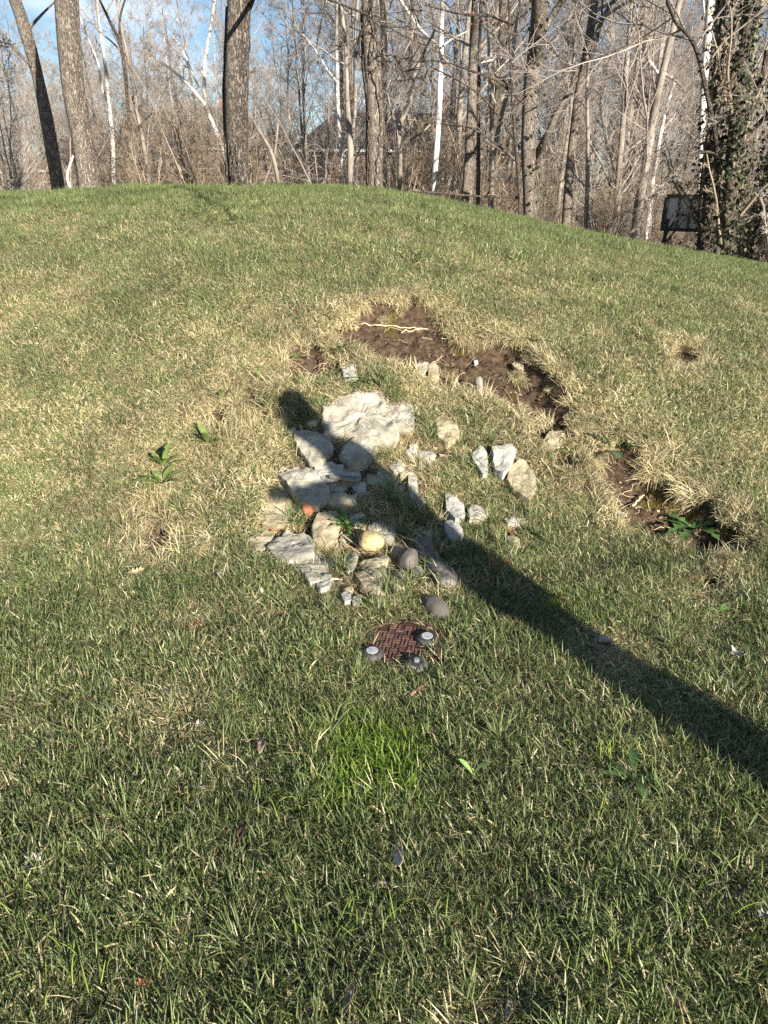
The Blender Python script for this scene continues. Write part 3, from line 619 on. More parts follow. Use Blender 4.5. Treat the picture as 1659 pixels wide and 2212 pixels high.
def crumbs():
    rs = np.random.RandomState(15); mb = MB(); k = 0
    while k < 1500:
        d = (0, 0, 2, 2, 1, 3)[rs.randint(6)]; lo2, hi2 = DIRT[d].min(0), DIRT[d].max(0); p = lo2 + rs.rand(2) * (hi2 - lo2)
        if _bil(_GD, p[0], p[1]) < -.01: continue
        k += 1; r = .0035 + .013 * rs.rand() ** 3; V = rs.normal(0, 1, (9, 3)); V /= np.linalg.norm(V, axis=1, keepdims=True)
        bm = bmesh.new(); vs = [bm.verts.new(v * np.array([r * 1.2, r, r * .8])) for v in V]; bmesh.ops.convex_hull(bm, input=vs); bm.verts.index_update()
        vv = np.array([v.co for v in bm.verts]); ff = [[v.index for v in f.verts] for f in bm.faces]; bm.free(); mb.add(vv + np.array([p[0], p[1], float(tz(p[0], p[1])) + r * .3]), ff)
    o = mb.build('soil_crumbs', M['crumb']); tag(o, 'crumbs of brown soil on the bare patches', 'soil', kind='stuff')
    P = np.zeros((90, 7, 3)); k = 0
    while k < 90:
        d = (0, 2, 0, 1)[rs.randint(4)]; lo2, hi2 = DIRT[d].min(0), DIRT[d].max(0); p = lo2 + rs.rand(2) * (hi2 - lo2)
        if _bil(_GD, p[0], p[1]) < -.02: continue
        a = rs.normal(-1.57, .9); L_ = rs.uniform(.04, .16); q = p.copy()
        for j in range(7): P[k, j] = (q[0], q[1], float(tz(q[0], q[1])) + .004 + rs.rand() * .006); a += rs.normal(0, .35); q = q + L_ / 6 * np.array([math.cos(a), math.sin(a)])
        k += 1
    V, F = tubes(P, np.tile(rs.uniform(.0008, .0022, (90, 1)), (1, 7)), 4); o = mesh_obj('fine_roots', V, F, M['straw']); tag(o, 'thin pale roots hanging over the bare soil', 'roots', kind='stuff')
crumbs()
def thatch_litter():
    rs = np.random.RandomState(6); Vs, Fs, Cs = [], [], []; n = 0
    lo, hi = BASIN.min(0) - .08, BASIN.max(0) + .08
    for _ in range(2600):
        p = lo + rs.rand(2) * (hi - lo)
        if _bil(_GB, p[0], p[1]) < -.05: continue
        L_ = rs.uniform(.02, .09); a = rs.rand() * 6.28; w = rs.uniform(.0012, .003) if rs.rand() < .85 else rs.uniform(.006, .014)
        t = np.linspace(0, 1, 4); bend = rs.normal(0, .3)
        X = p[0] + L_ * t * np.cos(a + bend * t); Y = p[1] + L_ * t * np.sin(a + bend * t); Z = tz(X, Y) + .004 + rs.rand() * .02 + np.sin(t * 3.1) * rs.rand() * .01
        P = np.stack([X, Y, Z], -1); sd_ = np.array([-math.sin(a), math.cos(a), rs.normal(0, .3)]) * w * .5
        pr = np.array([.5, 1, .9, .2])[:, None]
        Vs.append(np.concatenate([P - sd_ * pr, P + sd_ * pr])); f = np.array([(i, i + 1, i + 5, i + 4) for i in range(3)]); Fs.append(f + n); n += 8
        c = np.array([(.50, .42, .26), (.34, .26, .16), (.60, .52, .36), (.22, .14, .08)])[rs.randint(4)] * rs.uniform(.7, 1.2); Cs.append(np.repeat(c[None], 8, 0))
    o = mesh_obj('dead_grass_litter', np.concatenate(Vs), np.concatenate(Fs), M['deadleaf'], cols=np.concatenate(Cs)); tag(o, 'dead straw and crumbled leaf litter between the stones', 'litter', kind='stuff')
thatch_litter()

# ------------------------------------------------------------------ driftwood, bark, sticks
def slab_along(name, label, p0, p1, w0, w1, th, m, seed, cat, lift=.02, group=None, k=14, n=26):
    a, b = at(*p0), at(*p1); L_ = np.linalg.norm(b - a); t = np.linspace(0, 1, n); P = a + (b - a) * t[:, None]; P[:, 2] = tz(P[:, 0], P[:, 1]) + lift
    P[:, 0] += (fbm(t * 4, t * 0, seed=seed) - .5) * .03
    d = (b - a) / L_; side = np.cross(d, [0, 0, 1]); side /= np.linalg.norm(side); up = np.cross(side, d)
    V = []; F = []
    for i in range(n):
        w = (w0 + (w1 - w0) * t[i]) * .5 * (.55 + .45 * min(1, 8 * t[i], 9 * (1 - t[i]))) * (1 + (float(fbm(t[i] * 7, 3., seed=seed)) - .5) * .5)
        for j in range(k):
            an = 2 * math.pi * j / k; r = 1 + (float(fbm(t[i] * 3, math.cos(an) * 2, math.sin(an) * 2, seed=seed + 2)) - .5) * .7
            V.append(P[i] + side * math.cos(an) * w * r + up * math.sin(an) * th * .5 * r)
    for i in range(n - 1):
        for j in range(k): F.append((i * k + j, i * k + (j + 1) % k, (i + 1) * k + (j + 1) % k, (i + 1) * k + j))
    F.append(tuple(range(k))[::-1]); F.append(tuple(range((n - 1) * k, n * k)))
    V = np.array(V) - P[n // 2]; o = mesh_obj(name, V, F, m, smooth=True); o.location = P[n // 2]; tag(o, label, cat, group); return o
slab_along('driftwood', 'weathered grey piece of rotten wood lying in the shadow on the right of the stones', (1690, 2185), (1795, 2375), .085, .10, .06, M['drift'], 3, 'wood', .035)
slab_along('bark_piece', 'dark brown slab of bark lying across two stones', (1320, 1962), (1440, 1975), .03, .07, .02, M['drift'], 8, 'bark', .075)
def stick(name, label, pts_, r, m, lift=.012, group=None, cat='stick'):
    P = np.array([at(*q) for q in pts_]); t = np.linspace(0, len(P) - 1, 5 * (len(P) - 1) + 1); Q = np.stack([np.interp(t, range(len(P)), P[:, i]) for i in range(3)], -1)
    Q[:, 2] = np.maximum(Q[:, 2], tz(Q[:, 0], Q[:, 1])) + lift; Q += np.random.RandomState(int(P[0, 0] * 1000) % 999).normal(0, r * .25, Q.shape)
    c = Q[len(Q) // 2].copy(); V, F = tubes((Q - c)[None], np.linspace(r, r * .6, len(Q))[None], 7); o = mesh_obj(name, V, F, m, smooth=True); o.location = c; tag(o, label, cat, group); return o
SG = 'sticks lying on soil and grass'
stick('stick', 'long straight straw-coloured stick across the top of the bare soil', [(1440, 1312), (1540, 1318), (1640, 1324), (1712, 1328)], .0055, M['straw'], .02, SG)
stick('stick', 'short forked twig lying under the long straight stick', [(1605, 1345), (1650, 1336), (1700, 1326)], .004, M['straw'], .02, SG)
stick('stick', 'dark twig standing among leaves left of the spiny weed', [(1362, 2100), (1368, 2150), (1356, 2230)], .007, M['twig'], .03, SG)
stick('stick', 'brown broken twig below the stones', [(1480, 2440), (1530, 2390), (1590, 2360)], .008, M['twig'], .02, SG)
stick('stick', 'bent pale twig right of the cream root-veined rock', [(2160, 1855), (2190, 1890), (2215, 1940)], .005, M['straw'], .03, SG)
stick('stick', 'pale stick at the foot of the right earth bank', [(2525, 2040), (2550, 2015), (2570, 1995)], .007, M['straw'], .02, SG)
stick('stick', 'thin stick lying on stones left of the dark bark piece', [(1312, 1985), (1380, 1978), (1420, 1985)], .004, M['twig'], .07, SG)
stick('stick', 'thin curled stick on the small bare patch at the left', [(1005, 1608), (1035, 1614), (1062, 1612)], .004, M['twig'], .015, SG)
stick('stick', 'short white stick near the top of the bare soil', [(1765, 1368), (1795, 1370)], .004, M['straw'], .02, SG)
stick('stick', 'brown stick lying on the left bare patch', [(600, 2150), (640, 2180), (690, 2200)], .006, M['twig'], .02, SG)
for i, (a, b, c_) in enumerate([((1370, 2170), (1450, 2230), 'upper'), ((1360, 2190), (1440, 2245), 'lower')]):
    stick('reed_stem', 'flattened dry reed stem left of the round cobble, %s of two' % c_, [a, b], .004, M['straw'], .04, 'flattened reed stems')
def pipe_stub():
    p = at(1925, 1600); mb = MB(); mb.lathe([(.0, .165), (.018, .165), (.024, .155), (.026, .14), (.023, .12), (.024, .0)], 20)
    o = mb.build('clay_stub', M['drift'], smooth=True); o.location = (p[0], p[1], p[2] - .03); o.rotation_euler = (R(-25), R(-6), 0); tag(o, 'rounded brown stub poking out of the bank among straw', 'stub')
pipe_stub()

# ------------------------------------------------------------------ fallen leaves
def leaf_outline(kind, rs):
    if kind == 'maple': tips = [(0, .9), (.22, .6), (.3, .42), (.62, .6), (.55, .3), (.78, .12), (.5, -.1), (.5, -.42), (.22, -.38), (.0, -.5)]
    elif kind == 'oak': tips = [(0, 1), (.16, .75), (.42, .72), (.22, .45), (.5, .3), (.2, .1), (.45, -.15), (.14, -.3), (.25, -.6), (.03, -.8)]
    else: tips = [(0, 1), (.17, .7), (.25, .3), (.26, -.1), (.2, -.5), (.06, -.9)]
    R_ = [(x * rs.uniform(.85, 1.15), y) for x, y in tips]; Lh = [(-x * rs.uniform(.85, 1.15), y) for x, y in tips[::-1] if x > .001]
    return R_ + Lh
def leaf(sx, sy, kind, size, colr, label, curl=.3, spin=None, seed=1, lift=.03, tilt=.2, stem=True):
    rs = np.random.RandomState(seed); O = np.array(leaf_outline(kind, rs)); p = at(sx, sy); size = size * (.68 if sy > 2850 else .9)
    Q = []
    for i in range(len(O)):
        a, b = O[i], O[(i + 1) % len(O)]
        for j in range(3): Q.append(a + (b - a) * j / 3)
    Q = np.array(Q); k = len(Q); rings = [Q * f for f in (.02, .35, .7, 1)]
    V = np.concatenate(rings); x, y = V[:, 0], V[:, 1]
    z = curl * (x * x * 1.4 + .5 * y * y * (1 if rs.rand() < .5 else -.6)) + (fbm(x * 2.2 + seed, y * 2.2, seed=seed) - .5) * .45 * curl * 2 - .05 * np.exp(-(x / .05) ** 2)
    V3 = np.stack([x, y, z], -1) * size * .5; F = []
    for q in range(3):
        for j in range(k): F.append((q * k + j, q * k + (j + 1) % k, (q + 1) * k + (j + 1) % k, (q + 1) * k + j))
    c = np.array(colr) ** 1.3 * .8 * (1 + (fbm(x * 4, y * 4, seed=seed + 4) - .5)[:, None] * .6)
    o = mesh_obj('fallen_leaf', V3, F, M['deadleaf'], smooth=True, cols=c)
    md = o.modifiers.new('thickness', 'SOLIDIFY'); md.thickness = .0008
    n = tn(np.array(p[0]), np.array(p[1])); o.rotation_euler = euler_for(n + rs.normal(0, tilt, 3), rs.rand() * 6.28 if spin is None else spin)
    o.location = (p[0], p[1], p[2] + lift); tag(o, label, 'leaf', 'fallen leaves')
    if stem:
        P = np.array([[0, -.3, 0], [0, -.6, .02], [.03, -.95, .05]]) * size * .5 * (1.15 if kind != 'plain' else 1.0); P[:, 2] += .002
        v, f = tubes(P[None], np.array([[.0012, .001, .0009]]), 5); mesh_obj('stem', v, f, M['twig'], o)
    return o
BR, TA, PA, RD, OR_, SH = (.36, .19, .10), (.52, .36, .22), (.66, .56, .44), (.27, .12, .08), (.58, .28, .13), (.34, .27, .18)
for i, a in enumerate([
 (1995, 2290, 'maple', .13, OR_, 'orange brown maple leaf at the edge of the body shadow', .5),
 (1640, 2300, 'oak', .15, SH, 'wide lobed brown leaf in the shade left of the driftwood', .3),
 (1685, 2258, 'maple', .09, PA, 'pale star-shaped leaf in the shade beside the driftwood', .3),
 (1110, 2135, 'oak', .11, OR_, 'tan oak leaf with pointed lobes above the large rough slab', .35),
 (1000, 2135, 'plain', .10, TA, 'folded brown leaf above the tan slab', .6),
 (1275, 2045, 'oak', .08, BR, 'small brown leaf beside the red brick piece', .6),
 (1240, 2020, 'plain', .06, RD, 'dark leaf scrap left of the red brick piece', .5),
 (1420, 2240, 'plain', .06, RD, 'red brown leaf scrap beside the round cobble', .6),
 (1560, 2130, 'plain', .07, SH, 'curled shaded leaf on the pointed slab', .6),
 (1600, 2390, 'maple', .07, PA, 'crumpled grey leaf at the bottom of the stones', .8),
 (2040, 2160, 'maple', .09, BR, 'curled brown leaf above the cream stone on the right', .7),
 (1880, 1790, 'oak', .09, RD, 'dark reddish leaf behind the tall narrow rock', .7),
 (1640, 1895, 'maple', .06, PA, 'little grey leaf curled in the body shadow', .9),
 (780, 2530, 'maple', .09, (.50, .27, .16), 'reddish tan leaf flat in the grass left of the cover', .3),
 (935, 2640, 'plain', .07, (.42, .19, .12), 'rust coloured leaf in the grass nearest left of the cover', .5),
 (1672, 2800, 'plain', .14, (.66, .45, .30), 'long curled pinkish tan leaf just below the cover', .5, 2.2),
 (1418, 2755, 'plain', .07, (.55, .43, .33), 'narrow tan leaf left below the cover', .4, .3),
 (155, 3500, 'maple', .12, (.80, .72, .60), 'bright curled leaf at the lower left', .7),
 (138, 3435, 'plain', .07, (.50, .36, .22), 'small tan leaf above the bright curled leaf', .5),
 (122, 3585, 'plain', .05, (.55, .36, .22), 'leaf scrap below the bright curled leaf', .5),
 (1595, 3460, 'plain', .15, (.80, .74, .64), 'long white leaf strip in the foreground grass', .3, -1.0),
 (1525, 3580, 'plain', .10, (.55, .42, .34), 'pointed grey tan leaf below the long white strip', .4, -1.5),
 (960, 3380, 'plain', .13, (.30, .16, .13), 'dark red leaf sunk in the grass left of centre', .4, .8),
 (585, 3980, 'maple', .07, (.62, .34, .18), 'small orange leaf near the bottom left', .6),
 (20, 3860, 'plain', .07, (.55, .35, .2), 'brown leaf at the left border near the bottom', .5),
 (1050, 3010, 'plain', .13, (.48, .38, .31), 'long standing grey leaf left of the bright green clump', .5, .2),
 (800, 2935, 'maple', .05, (.75, .68, .56), 'pale round leaf scrap in the left lawn', .7),
 (790, 3180, 'plain', .09, (.85, .80, .70), 'white strip leaf in the left lawn', .3, 1.5),
 (2400, 2590, 'oak', .09, (.66, .56, .54), 'pinkish grey oak leaf at the upper border of the leg shadow', .5),
 (2350, 2605, 'plain', .14, (.36, .31, .28), 'long grey leaf inside the leg shadow', .3, .8),
 (2940, 2650, 'maple', .08, (.74, .68, .60), 'crumpled pale leaf at the right border', .8),
 (2560, 3060, 'maple', .05, (.72, .45, .34), 'pinkish leaf scrap beside the yellow green tuft', .5),
 (2250, 2420, 'plain', .05, (.5, .3, .18), 'tiny brown leaf above the light green clump in the shadow', .4),
 (2440, 2050, 'plain', .06, PA, 'cream leaf below the right earth bank', .5),
 (2475, 2075, 'oak', .10, (.80, .77, .70), 'bleached white leaf on the ground below the right earth bank', .4),
 (545, 2310, 'oak', .09, (.72, .58, .40), 'tan leaf flakes in the grass below the left bare patch', .5),
 (880, 2322, 'plain', .10, (.78, .72, .62), 'whitish rolled leaf left below the stones', .9, -1.1),
 (1045, 2395, 'maple', .05, (.74, .68, .58), 'pale leaf crumb left below the rough slab', .8),
 (815, 2170, 'maple', .06, (.80, .74, .64), 'bleached crumpled leaf left of the tan slab', .8),
 (1360, 1275, 'oak', .07, (.66, .58, .52), 'grey leaf beside the upper bare soil', .7),
 (1215, 1060, 'maple', .08, (.66, .56, .46), 'dead leaf on the grass high on the mound', .8),
 (1560, 1460, 'oak', .08, (.70, .66, .60), 'white torn leaf on the left of the bare soil', .9),
 (1340, 1700, 'maple', .05, (.76, .70, .60), 'small pale leaf lying between the grey slab and the head shadow', .8),
 (2690, 4040, 'plain', .11, (.62, .44, .36), 'pinkish leaf standing in the bottom right grass', .4, .1),
 (2030, 4085, 'plain', .08, (.62, .52, .42), 'tan leaf at the bottom border', .4),
 (3050, 3715, 'maple', .07, (.76, .70, .64), 'white leaf scrap at the right border', .6),
 (1390, 4060, 'plain', .12, (.58, .44, .34), 'long tan leaf at the bottom centre', .5, 1.3),
 (2160, 2330, 'plain', .06, RD, 'dark leaf right of the orange maple leaf', .5),
 (1930, 3390, 'maple', .04, (.74, .66, .52), 'cream leaf crumb in the foreground right of centre', .6),
 (2380, 3190, 'maple', .04, (.76, .72, .62), 'little white leaf scrap right of the two young leaves', .7),
]):
    leaf(*a[:7] if False else a[:6], curl=a[6], spin=a[7] if len(a) > 7 else None, seed=50 + i, lift=.035 if a[1] > 2400 else .03)

# ------------------------------------------------------------------ weeds
def weed(sx, sy, label, n=10, size=.06, kind='spoon', up=.5, colr=(.12, .20, .045), seed=1, name='rosette_weed', lift=.015, col2=None):
    rs = np.random.RandomState(seed); p = at(sx, sy); root = empty(name, (p[0], p[1], p[2] + lift), 0); tag(root, label, 'weed', 'weeds growing on the bank')
    for i in range(n):
        az = i * 2.4 + rs.normal(0, .25); Ln = size * 1.35 * rs.uniform(.65, 1.15); el = up * rs.uniform(.5, 1.3); m = 9; t = np.linspace(0, 1, m)
        if kind == 'spoon': w = .24 * np.sin(np.clip(t * 1.0, 0, 1) ** 1.6 * math.pi) ** .8 + .03
        elif kind == 'lobed': w = (.19 * np.sin(t ** 1.3 * math.pi) ** .7 + .02) * (1 + .65 * np.where(np.arange(m) % 2, 1, -1) * (t < .95))
        else: w = .09 * np.sin(t * math.pi) ** .6 + .02
        w = w * Ln; a = el - t * (.5 + rs.rand() * .5) * (1.1 if el > .3 else .3)
        d = np.concatenate([[0], np.cumsum(np.cos((a[1:] + a[:-1]) / 2))]) * Ln / (m - 1); z = np.concatenate([[0], np.cumsum(np.sin((a[1:] + a[:-1]) / 2))]) * Ln / (m - 1)
        V = []; C = []
        for k in range(m):
            for s in (-1, 0, 1):
                V.append((d[k], s * w[k] * .5, z[k] + abs(s) * w[k] * .12)); C.append(np.array(colr) * (1.25 if s == 0 else 1) * (.85 + .3 * rs.rand()))
        V = np.array(V); ca, sa = math.cos(az), math.sin(az); V = np.stack([V[:, 0] * ca - V[:, 1] * sa, V[:, 0] * sa + V[:, 1] * ca, V[:, 2]], -1)
        F = [];
        for k in range(m - 1):
            for s in (0, 1): F.append((k * 3 + s, k * 3 + s + 1, k * 3 + s + 4, k * 3 + s + 3))
        mesh_obj('leaf', V, F, M['weed'], root, True, cols=np.array(C))
    return root
LG = (.17, .23, .07); MG = (.12, .17, .05); DG = (.07, .13, .04)
weed(1187, 1440, 'feathery low weed on the left of the two under the upper left bare patch', 14, .10, 'narrow', .5, MG, 1)
weed(1345, 1425, 'bushy narrow-leaved weed right of the other one under the upper left bare patch', 18, .12, 'narrow', .8, MG, 2)
weed(1466, 1530, 'low weed growing over the top rim of the largest slab', 18, .13, 'narrow', .45, MG, 3)
weed(886, 1612, 'pale fleshy weed on the left straw rim', 7, .075, 'spoon', 1.0, LG, 4)
weed(835, 1790, 'light green weed with big spoon leaves in the left grass', 8, .10, 'spoon', 1.0, LG, 5)
weed(655, 1880, 'upper part of the tall leafy weed patch at the far left', 12, .10, 'spoon', 1.1, LG, 6)
weed(645, 1950, 'lower part of the tall leafy weed patch at the far left', 14, .09, 'spoon', .9, LG, 7)
weed(2226, 1815, 'rosette weed below the cream rock perched under the right bank', 14, .09, 'spoon', .6, (.14, .22, .05), 8)
weed(2443, 1820, 'upright grey green weed rooted in the right earth bank', 10, .13, 'spoon', 1.0, (.12, .20, .08), 9)
weed(2465, 1750, 'small pale weed above the upright grey green weed', 8, .08, 'spoon', .9, LG, 10)
weed(2770, 2130, 'toothed dandelion rosette at the lower end of the right bank', 10, .15, 'lobed', .55, (.09, .17, .05), 11, name='dandelion')
weed(1398, 2140, 'spiny toothed weed growing between the stones left of the round cobble', 16, .095, 'lobed', 1.05, (.09, .17, .035), 12, name='thistle_weed', lift=.03)
weed(1893, 3150, 'two pale young leaves in the right foreground grass', 2, .05, 'spoon', 1.2, (.26, .40, .12), 13, name='seedling', lift=.04)
weed(2870, 2475, 'pair of round young leaves at the right border', 4, .045, 'spoon', .8, (.17, .28, .09), 14, name='seedling', lift=.03)
weed(2530, 3150, 'broad-leaved weed hidden in the right foreground grass', 6, .08, 'spoon', .4, DG, 15, lift=.04)
weed(1030, 820 * 1.852, 'wide-bladed weed in the straw left of the head shadow', 5, .07, 'narrow', 1.0, LG, 16)
weed(2500, 1440, 'small weed in the grass beside the far right bare patch', 6, .06, 'spoon', .6, MG, 17)
weed(2140, 1375, 'small weed on the grass rim right of the upper bare soil', 8, .08, 'spoon', .6, MG, 18)
def onion(sx, sy, label, n, size, colr, seed, spread=.04, arch=.5):
    rs = np.random.RandomState(seed); p = at(sx, sy); P = np.zeros((n, 7, 3))
    for i in range(n):
        a = rs.rand() * 6.28; L_ = size * .72 * rs.uniform(.5, 1.1); le = rs.uniform(.02, .35); cu = rs.rand() ** 2 * arch * 4
        q = np.array([rs.normal(0, spread), rs.normal(0, spread * .6), 0]); P[i, 0] = q
        for k in range(1, 7):
            an = le + cu * (k / 6) ** 2; P[i, k] = P[i, k - 1] + L_ / 6 * np.array([math.sin(an) * math.cos(a), math.sin(an) * math.sin(a), math.cos(an)])
    V, F = tubes(P, np.tile(np.array([.0016, .0018, .0017, .0016, .0014, .0011, .0004]), (n, 1)), 4)
    C = np.array(colr) * (1 + (np.repeat(rs.rand(n), 28) - .5)[:, None] * .5)
    o = mesh_obj('wild_onion', V, F, M['weed'], smooth=True, cols=C); o.location = (p[0], p[1], p[2]); tag(o, label, 'grass tuft', 'bright wild onion tufts'); return o
YG = (.25, .33, .06)
onion(2420, 3040, 'upright yellow green onion tuft right of the leg shadow', 26, .14, YG, 1, .05, .3)
onion(2400, 3330, 'two or three tall yellow green stems in the right foreground', 5, .15, YG, 2, .04, .2)
onion(2950, 3240, 'yellow green tuft beside the far end of the leg shadow', 16, .09, YG, 3, .03, .6)
onion(1140, 3230, 'arching bright stems at the left end of the green clump', 14, .16, (.22, .32, .05), 4, .06, .9)
onion(1400, 3700, 'loose arching stems in the middle foreground', 14, .17, (.24, .34, .07), 5, .09, .9)
onion(2500, 3950, 'yellow green tuft near the bottom right', 18, .13, YG, 6, .06, .6)
onion(2880, 3560, 'arching pale stems at the right border', 14, .16, (.28, .36, .08), 7, .08, .9)
onion(160, 3950, 'tall yellow green stems at the bottom left corner', 16, .15, YG, 8, .09, .5)
onion(40, 3650, 'arching stems at the left border', 10, .16, YG, 9, .05, .9)
onion(1290, 1960 * 1.02, 'grey green blade tuft in front of the smooth flat slab', 0 + 10, .13, (.12, .2, .07), 10, .02, .3)
onion(2730, 3700, 'single tall light stems right of centre at the bottom', 8, .15, (.2, .32, .06), 11, .07, .6)

# ------------------------------------------------------------------ round access cover with its three rubber pucks
M['lid'] = noise_mat('brown_lid', (.065, .036, .027), (.15, .085, .062), 14, .85, .5, bscale=60, bdist=.003, c3=(.10, .055, .042))
M['tread'] = noise_mat('worn_tread', (.085, .045, .032), (.21, .12, .085), 30, .8, .4, bscale=70, bdist=.002, c3=(.14, .08, .06))
M['rubber'] = noise_mat('black_rubber', (.025, .025, .026), (.10, .092, .082), 28, .6, .2, bdist=.002, spec=.5)
M['cap'] = noise_mat('grey_plastic_cap', (.40, .41, .42), (.50, .51, .52), 30, .45, .1, bdist=.001, spec=.5)
M['steel'] = noise_mat('galvanised_bolt', (.45, .46, .48), (.65, .66, .68), 30, .4, .2, bdist=.002); M['steel'].node_tree.nodes['Principled BSDF'].inputs['Metallic'].default_value = .7
CZ = float(tz(cov[0], cov[1])) + .022; RC = .165
cover = empty('access_cover', (cov[0], cov[1], CZ), R(-12)); cover.rotation_euler = (R(2), R(-1), R(-12)); tag(cover, 'round brown patterned access cover sunk in the grass with rubber pucks on it', 'cover')
mb = MB(); mb.lathe([(.001, .004), (RC * .5, .004), (RC * .93, .003), (RC * .985, .0), (RC, -.006), (RC, -.03)], 72); mb.build('lid', M['lid'], cover)
mb = MB(); mb.lathe([(RC + .003, -.03), (RC + .003, .002), (RC + .006, .005), (RC + .012, .004), (RC + .014, -.03)], 72); mb.build('frame', M['lid'], cover)
mb = MB(); rs = np.random.RandomState(4); s = .030                       # raised woven tread blocks
for i in range(-5, 6):
    for j in range(-5, 6):
        x, y = i * s, j * s
        if math.hypot(x, y) > RC * .86: continue
        hz = (i + j) % 2 == 0
        for q in (-1, 1):
            cx, cy = (x, y + q * s * .24) if hz else (x + q * s * .24, y)
            if rs.rand() < .22: continue
            mb.box((cx, cy, .0052 + rs.uniform(-.0006, .0006)), (s * .92, s * .24, .0045) if hz else (s * .24, s * .92, .0045))
mb.build('tread', M['tread'], cover)
def puck(x, y, bolt=False):
    mb = MB(); mb.lathe([(.042, .004), (.043, .008), (.040, .014), (.032, .022), (.026, .0235), (.022, .0235)], 40, (x, y, 0)); p = mb.build('puck', M['rubber'], cover, True)
    if not bolt:
        mb = MB(); mb.lathe([(.0215, .0236), (.0215, .0248), (.0205, .0254), (.001, .0254)][::1], 36, (x, y, 0)); c = mb.build('cap', M['cap'], p)
    else:
        p['label'] = 'puck without its cap, hidden by grass'
        mb = MB(); mb.lathe([(.011, .0236), (.011, .031), (.009, .033), (.001, .033)], 6, (x, y, 0)); mb.build('bolt_head', M['steel'], p)
Rz = np.array([[math.cos(R(12)), -math.sin(R(12))], [math.sin(R(12)), math.cos(R(12))]])
for a, b, bo in [(1488, 2640, False), (1708, 2590, False), (1672, 2695, True)]:
    q = at(a, b); d = Rz @ (q[:2] - cov[:2]); d *= min(1, (RC - .045) / np.hypot(*d)); puck(d[0], d[1], bo)
# ------------------------------------------------------------------ trees
def smooth_path(P, n):
    P = np.array(P, float); s = np.concatenate([[0], np.cumsum(np.linalg.norm(np.diff(P[:, :3], axis=0), axis=1))]); u = np.linspace(0, s[-1], n)
    Q = np.stack([np.interp(u, s, P[:, i]) for i in range(P.shape[1])], -1)
    for _ in range(max(1, n // 14)): Q[1:-1] = Q[1:-1] * .5 + (Q[:-2] + Q[2:]) * .25
    return Q
def children(P, Rr, rs, c, lo, hi, ratio, ang, up, m, rmin=.004, wig=.12, L0=None, rfac=.55, lenj=(.6, 1.25)):
    """c side branches on each of N parent polylines."""
    n, mp, _ = P.shape; N_ = n * c
    t = np.sort(rs.uniform(lo, hi, (n, c)), 1).ravel(); pi = np.repeat(np.arange(n), c)
    f = t * (mp - 1); i = np.minimum(f.astype(int), mp - 2); u = (f - i)[:, None]
    st = P[pi, i] * (1 - u) + P[pi, i + 1] * u; r0 = Rr[pi, i] * (1 - u[:, 0]) + Rr[pi, i + 1] * u[:, 0]
    tg = P[pi, i + 1] - P[pi, i]; tg /= np.linalg.norm(tg, axis=1, keepdims=True) + 1e-9
    rv = rs.normal(0, 1, (N_, 3)); pr = np.cross(tg, rv); pr /= np.linalg.norm(pr, axis=1, keepdims=True) + 1e-9
    a = np.radians(rs.uniform(ang[0], ang[1], N_))[:, None]; d = tg * np.cos(a) + pr * np.sin(a)
    PL = np.linalg.norm(np.diff(P, axis=1), axis=2).sum(1) if L0 is None else np.full(n, L0)
    Ln = PL[pi] * ratio * (1 - .5 * (t - lo) / (hi - lo + 1e-6)) * rs.uniform(*lenj, N_)
    Q = np.zeros((N_, m, 3)); Q[:, 0] = st
    for k in range(1, m):
        d = d + rs.normal(0, wig, (N_, 3)); d[:, 2] += up; d /= np.linalg.norm(d, axis=1, keepdims=True); Q[:, k] = Q[:, k - 1] + d * (Ln / (m - 1))[:, None]
    r = np.maximum(np.minimum(np.minimum(r0 * rfac, Ln * .021), .035), rmin)[:, None] * np.linspace(1, .3, m)[None]
    return Q, np.maximum(r, rmin * .6)
class TM:
    def __init__(s): s.V = []; s.F = []; s.n = 0
    def add(s, P, Rr, k): V, F = tubes(P, Rr, k); s.V.append(V); s.F.append(F + s.n); s.n += len(V)
    def build(s, name, m, parent=None, org=(0, 0, 0), smooth=True): return mesh_obj(name, np.concatenate(s.V) - np.array(org), np.concatenate(s.F), m, parent, smooth)
def crown_from(tm, P, Rr, rs, spec, rmin):
    for (c, lo, hi, ratio, ang, up, m, k) in spec:
        P, Rr = children(P, Rr, rs, c, lo, hi, ratio, ang, up, m, rmin); tm.add(P, Rr, k)
def gz(x, y): return float(terr(np.array([x]), np.array([y]))[0])
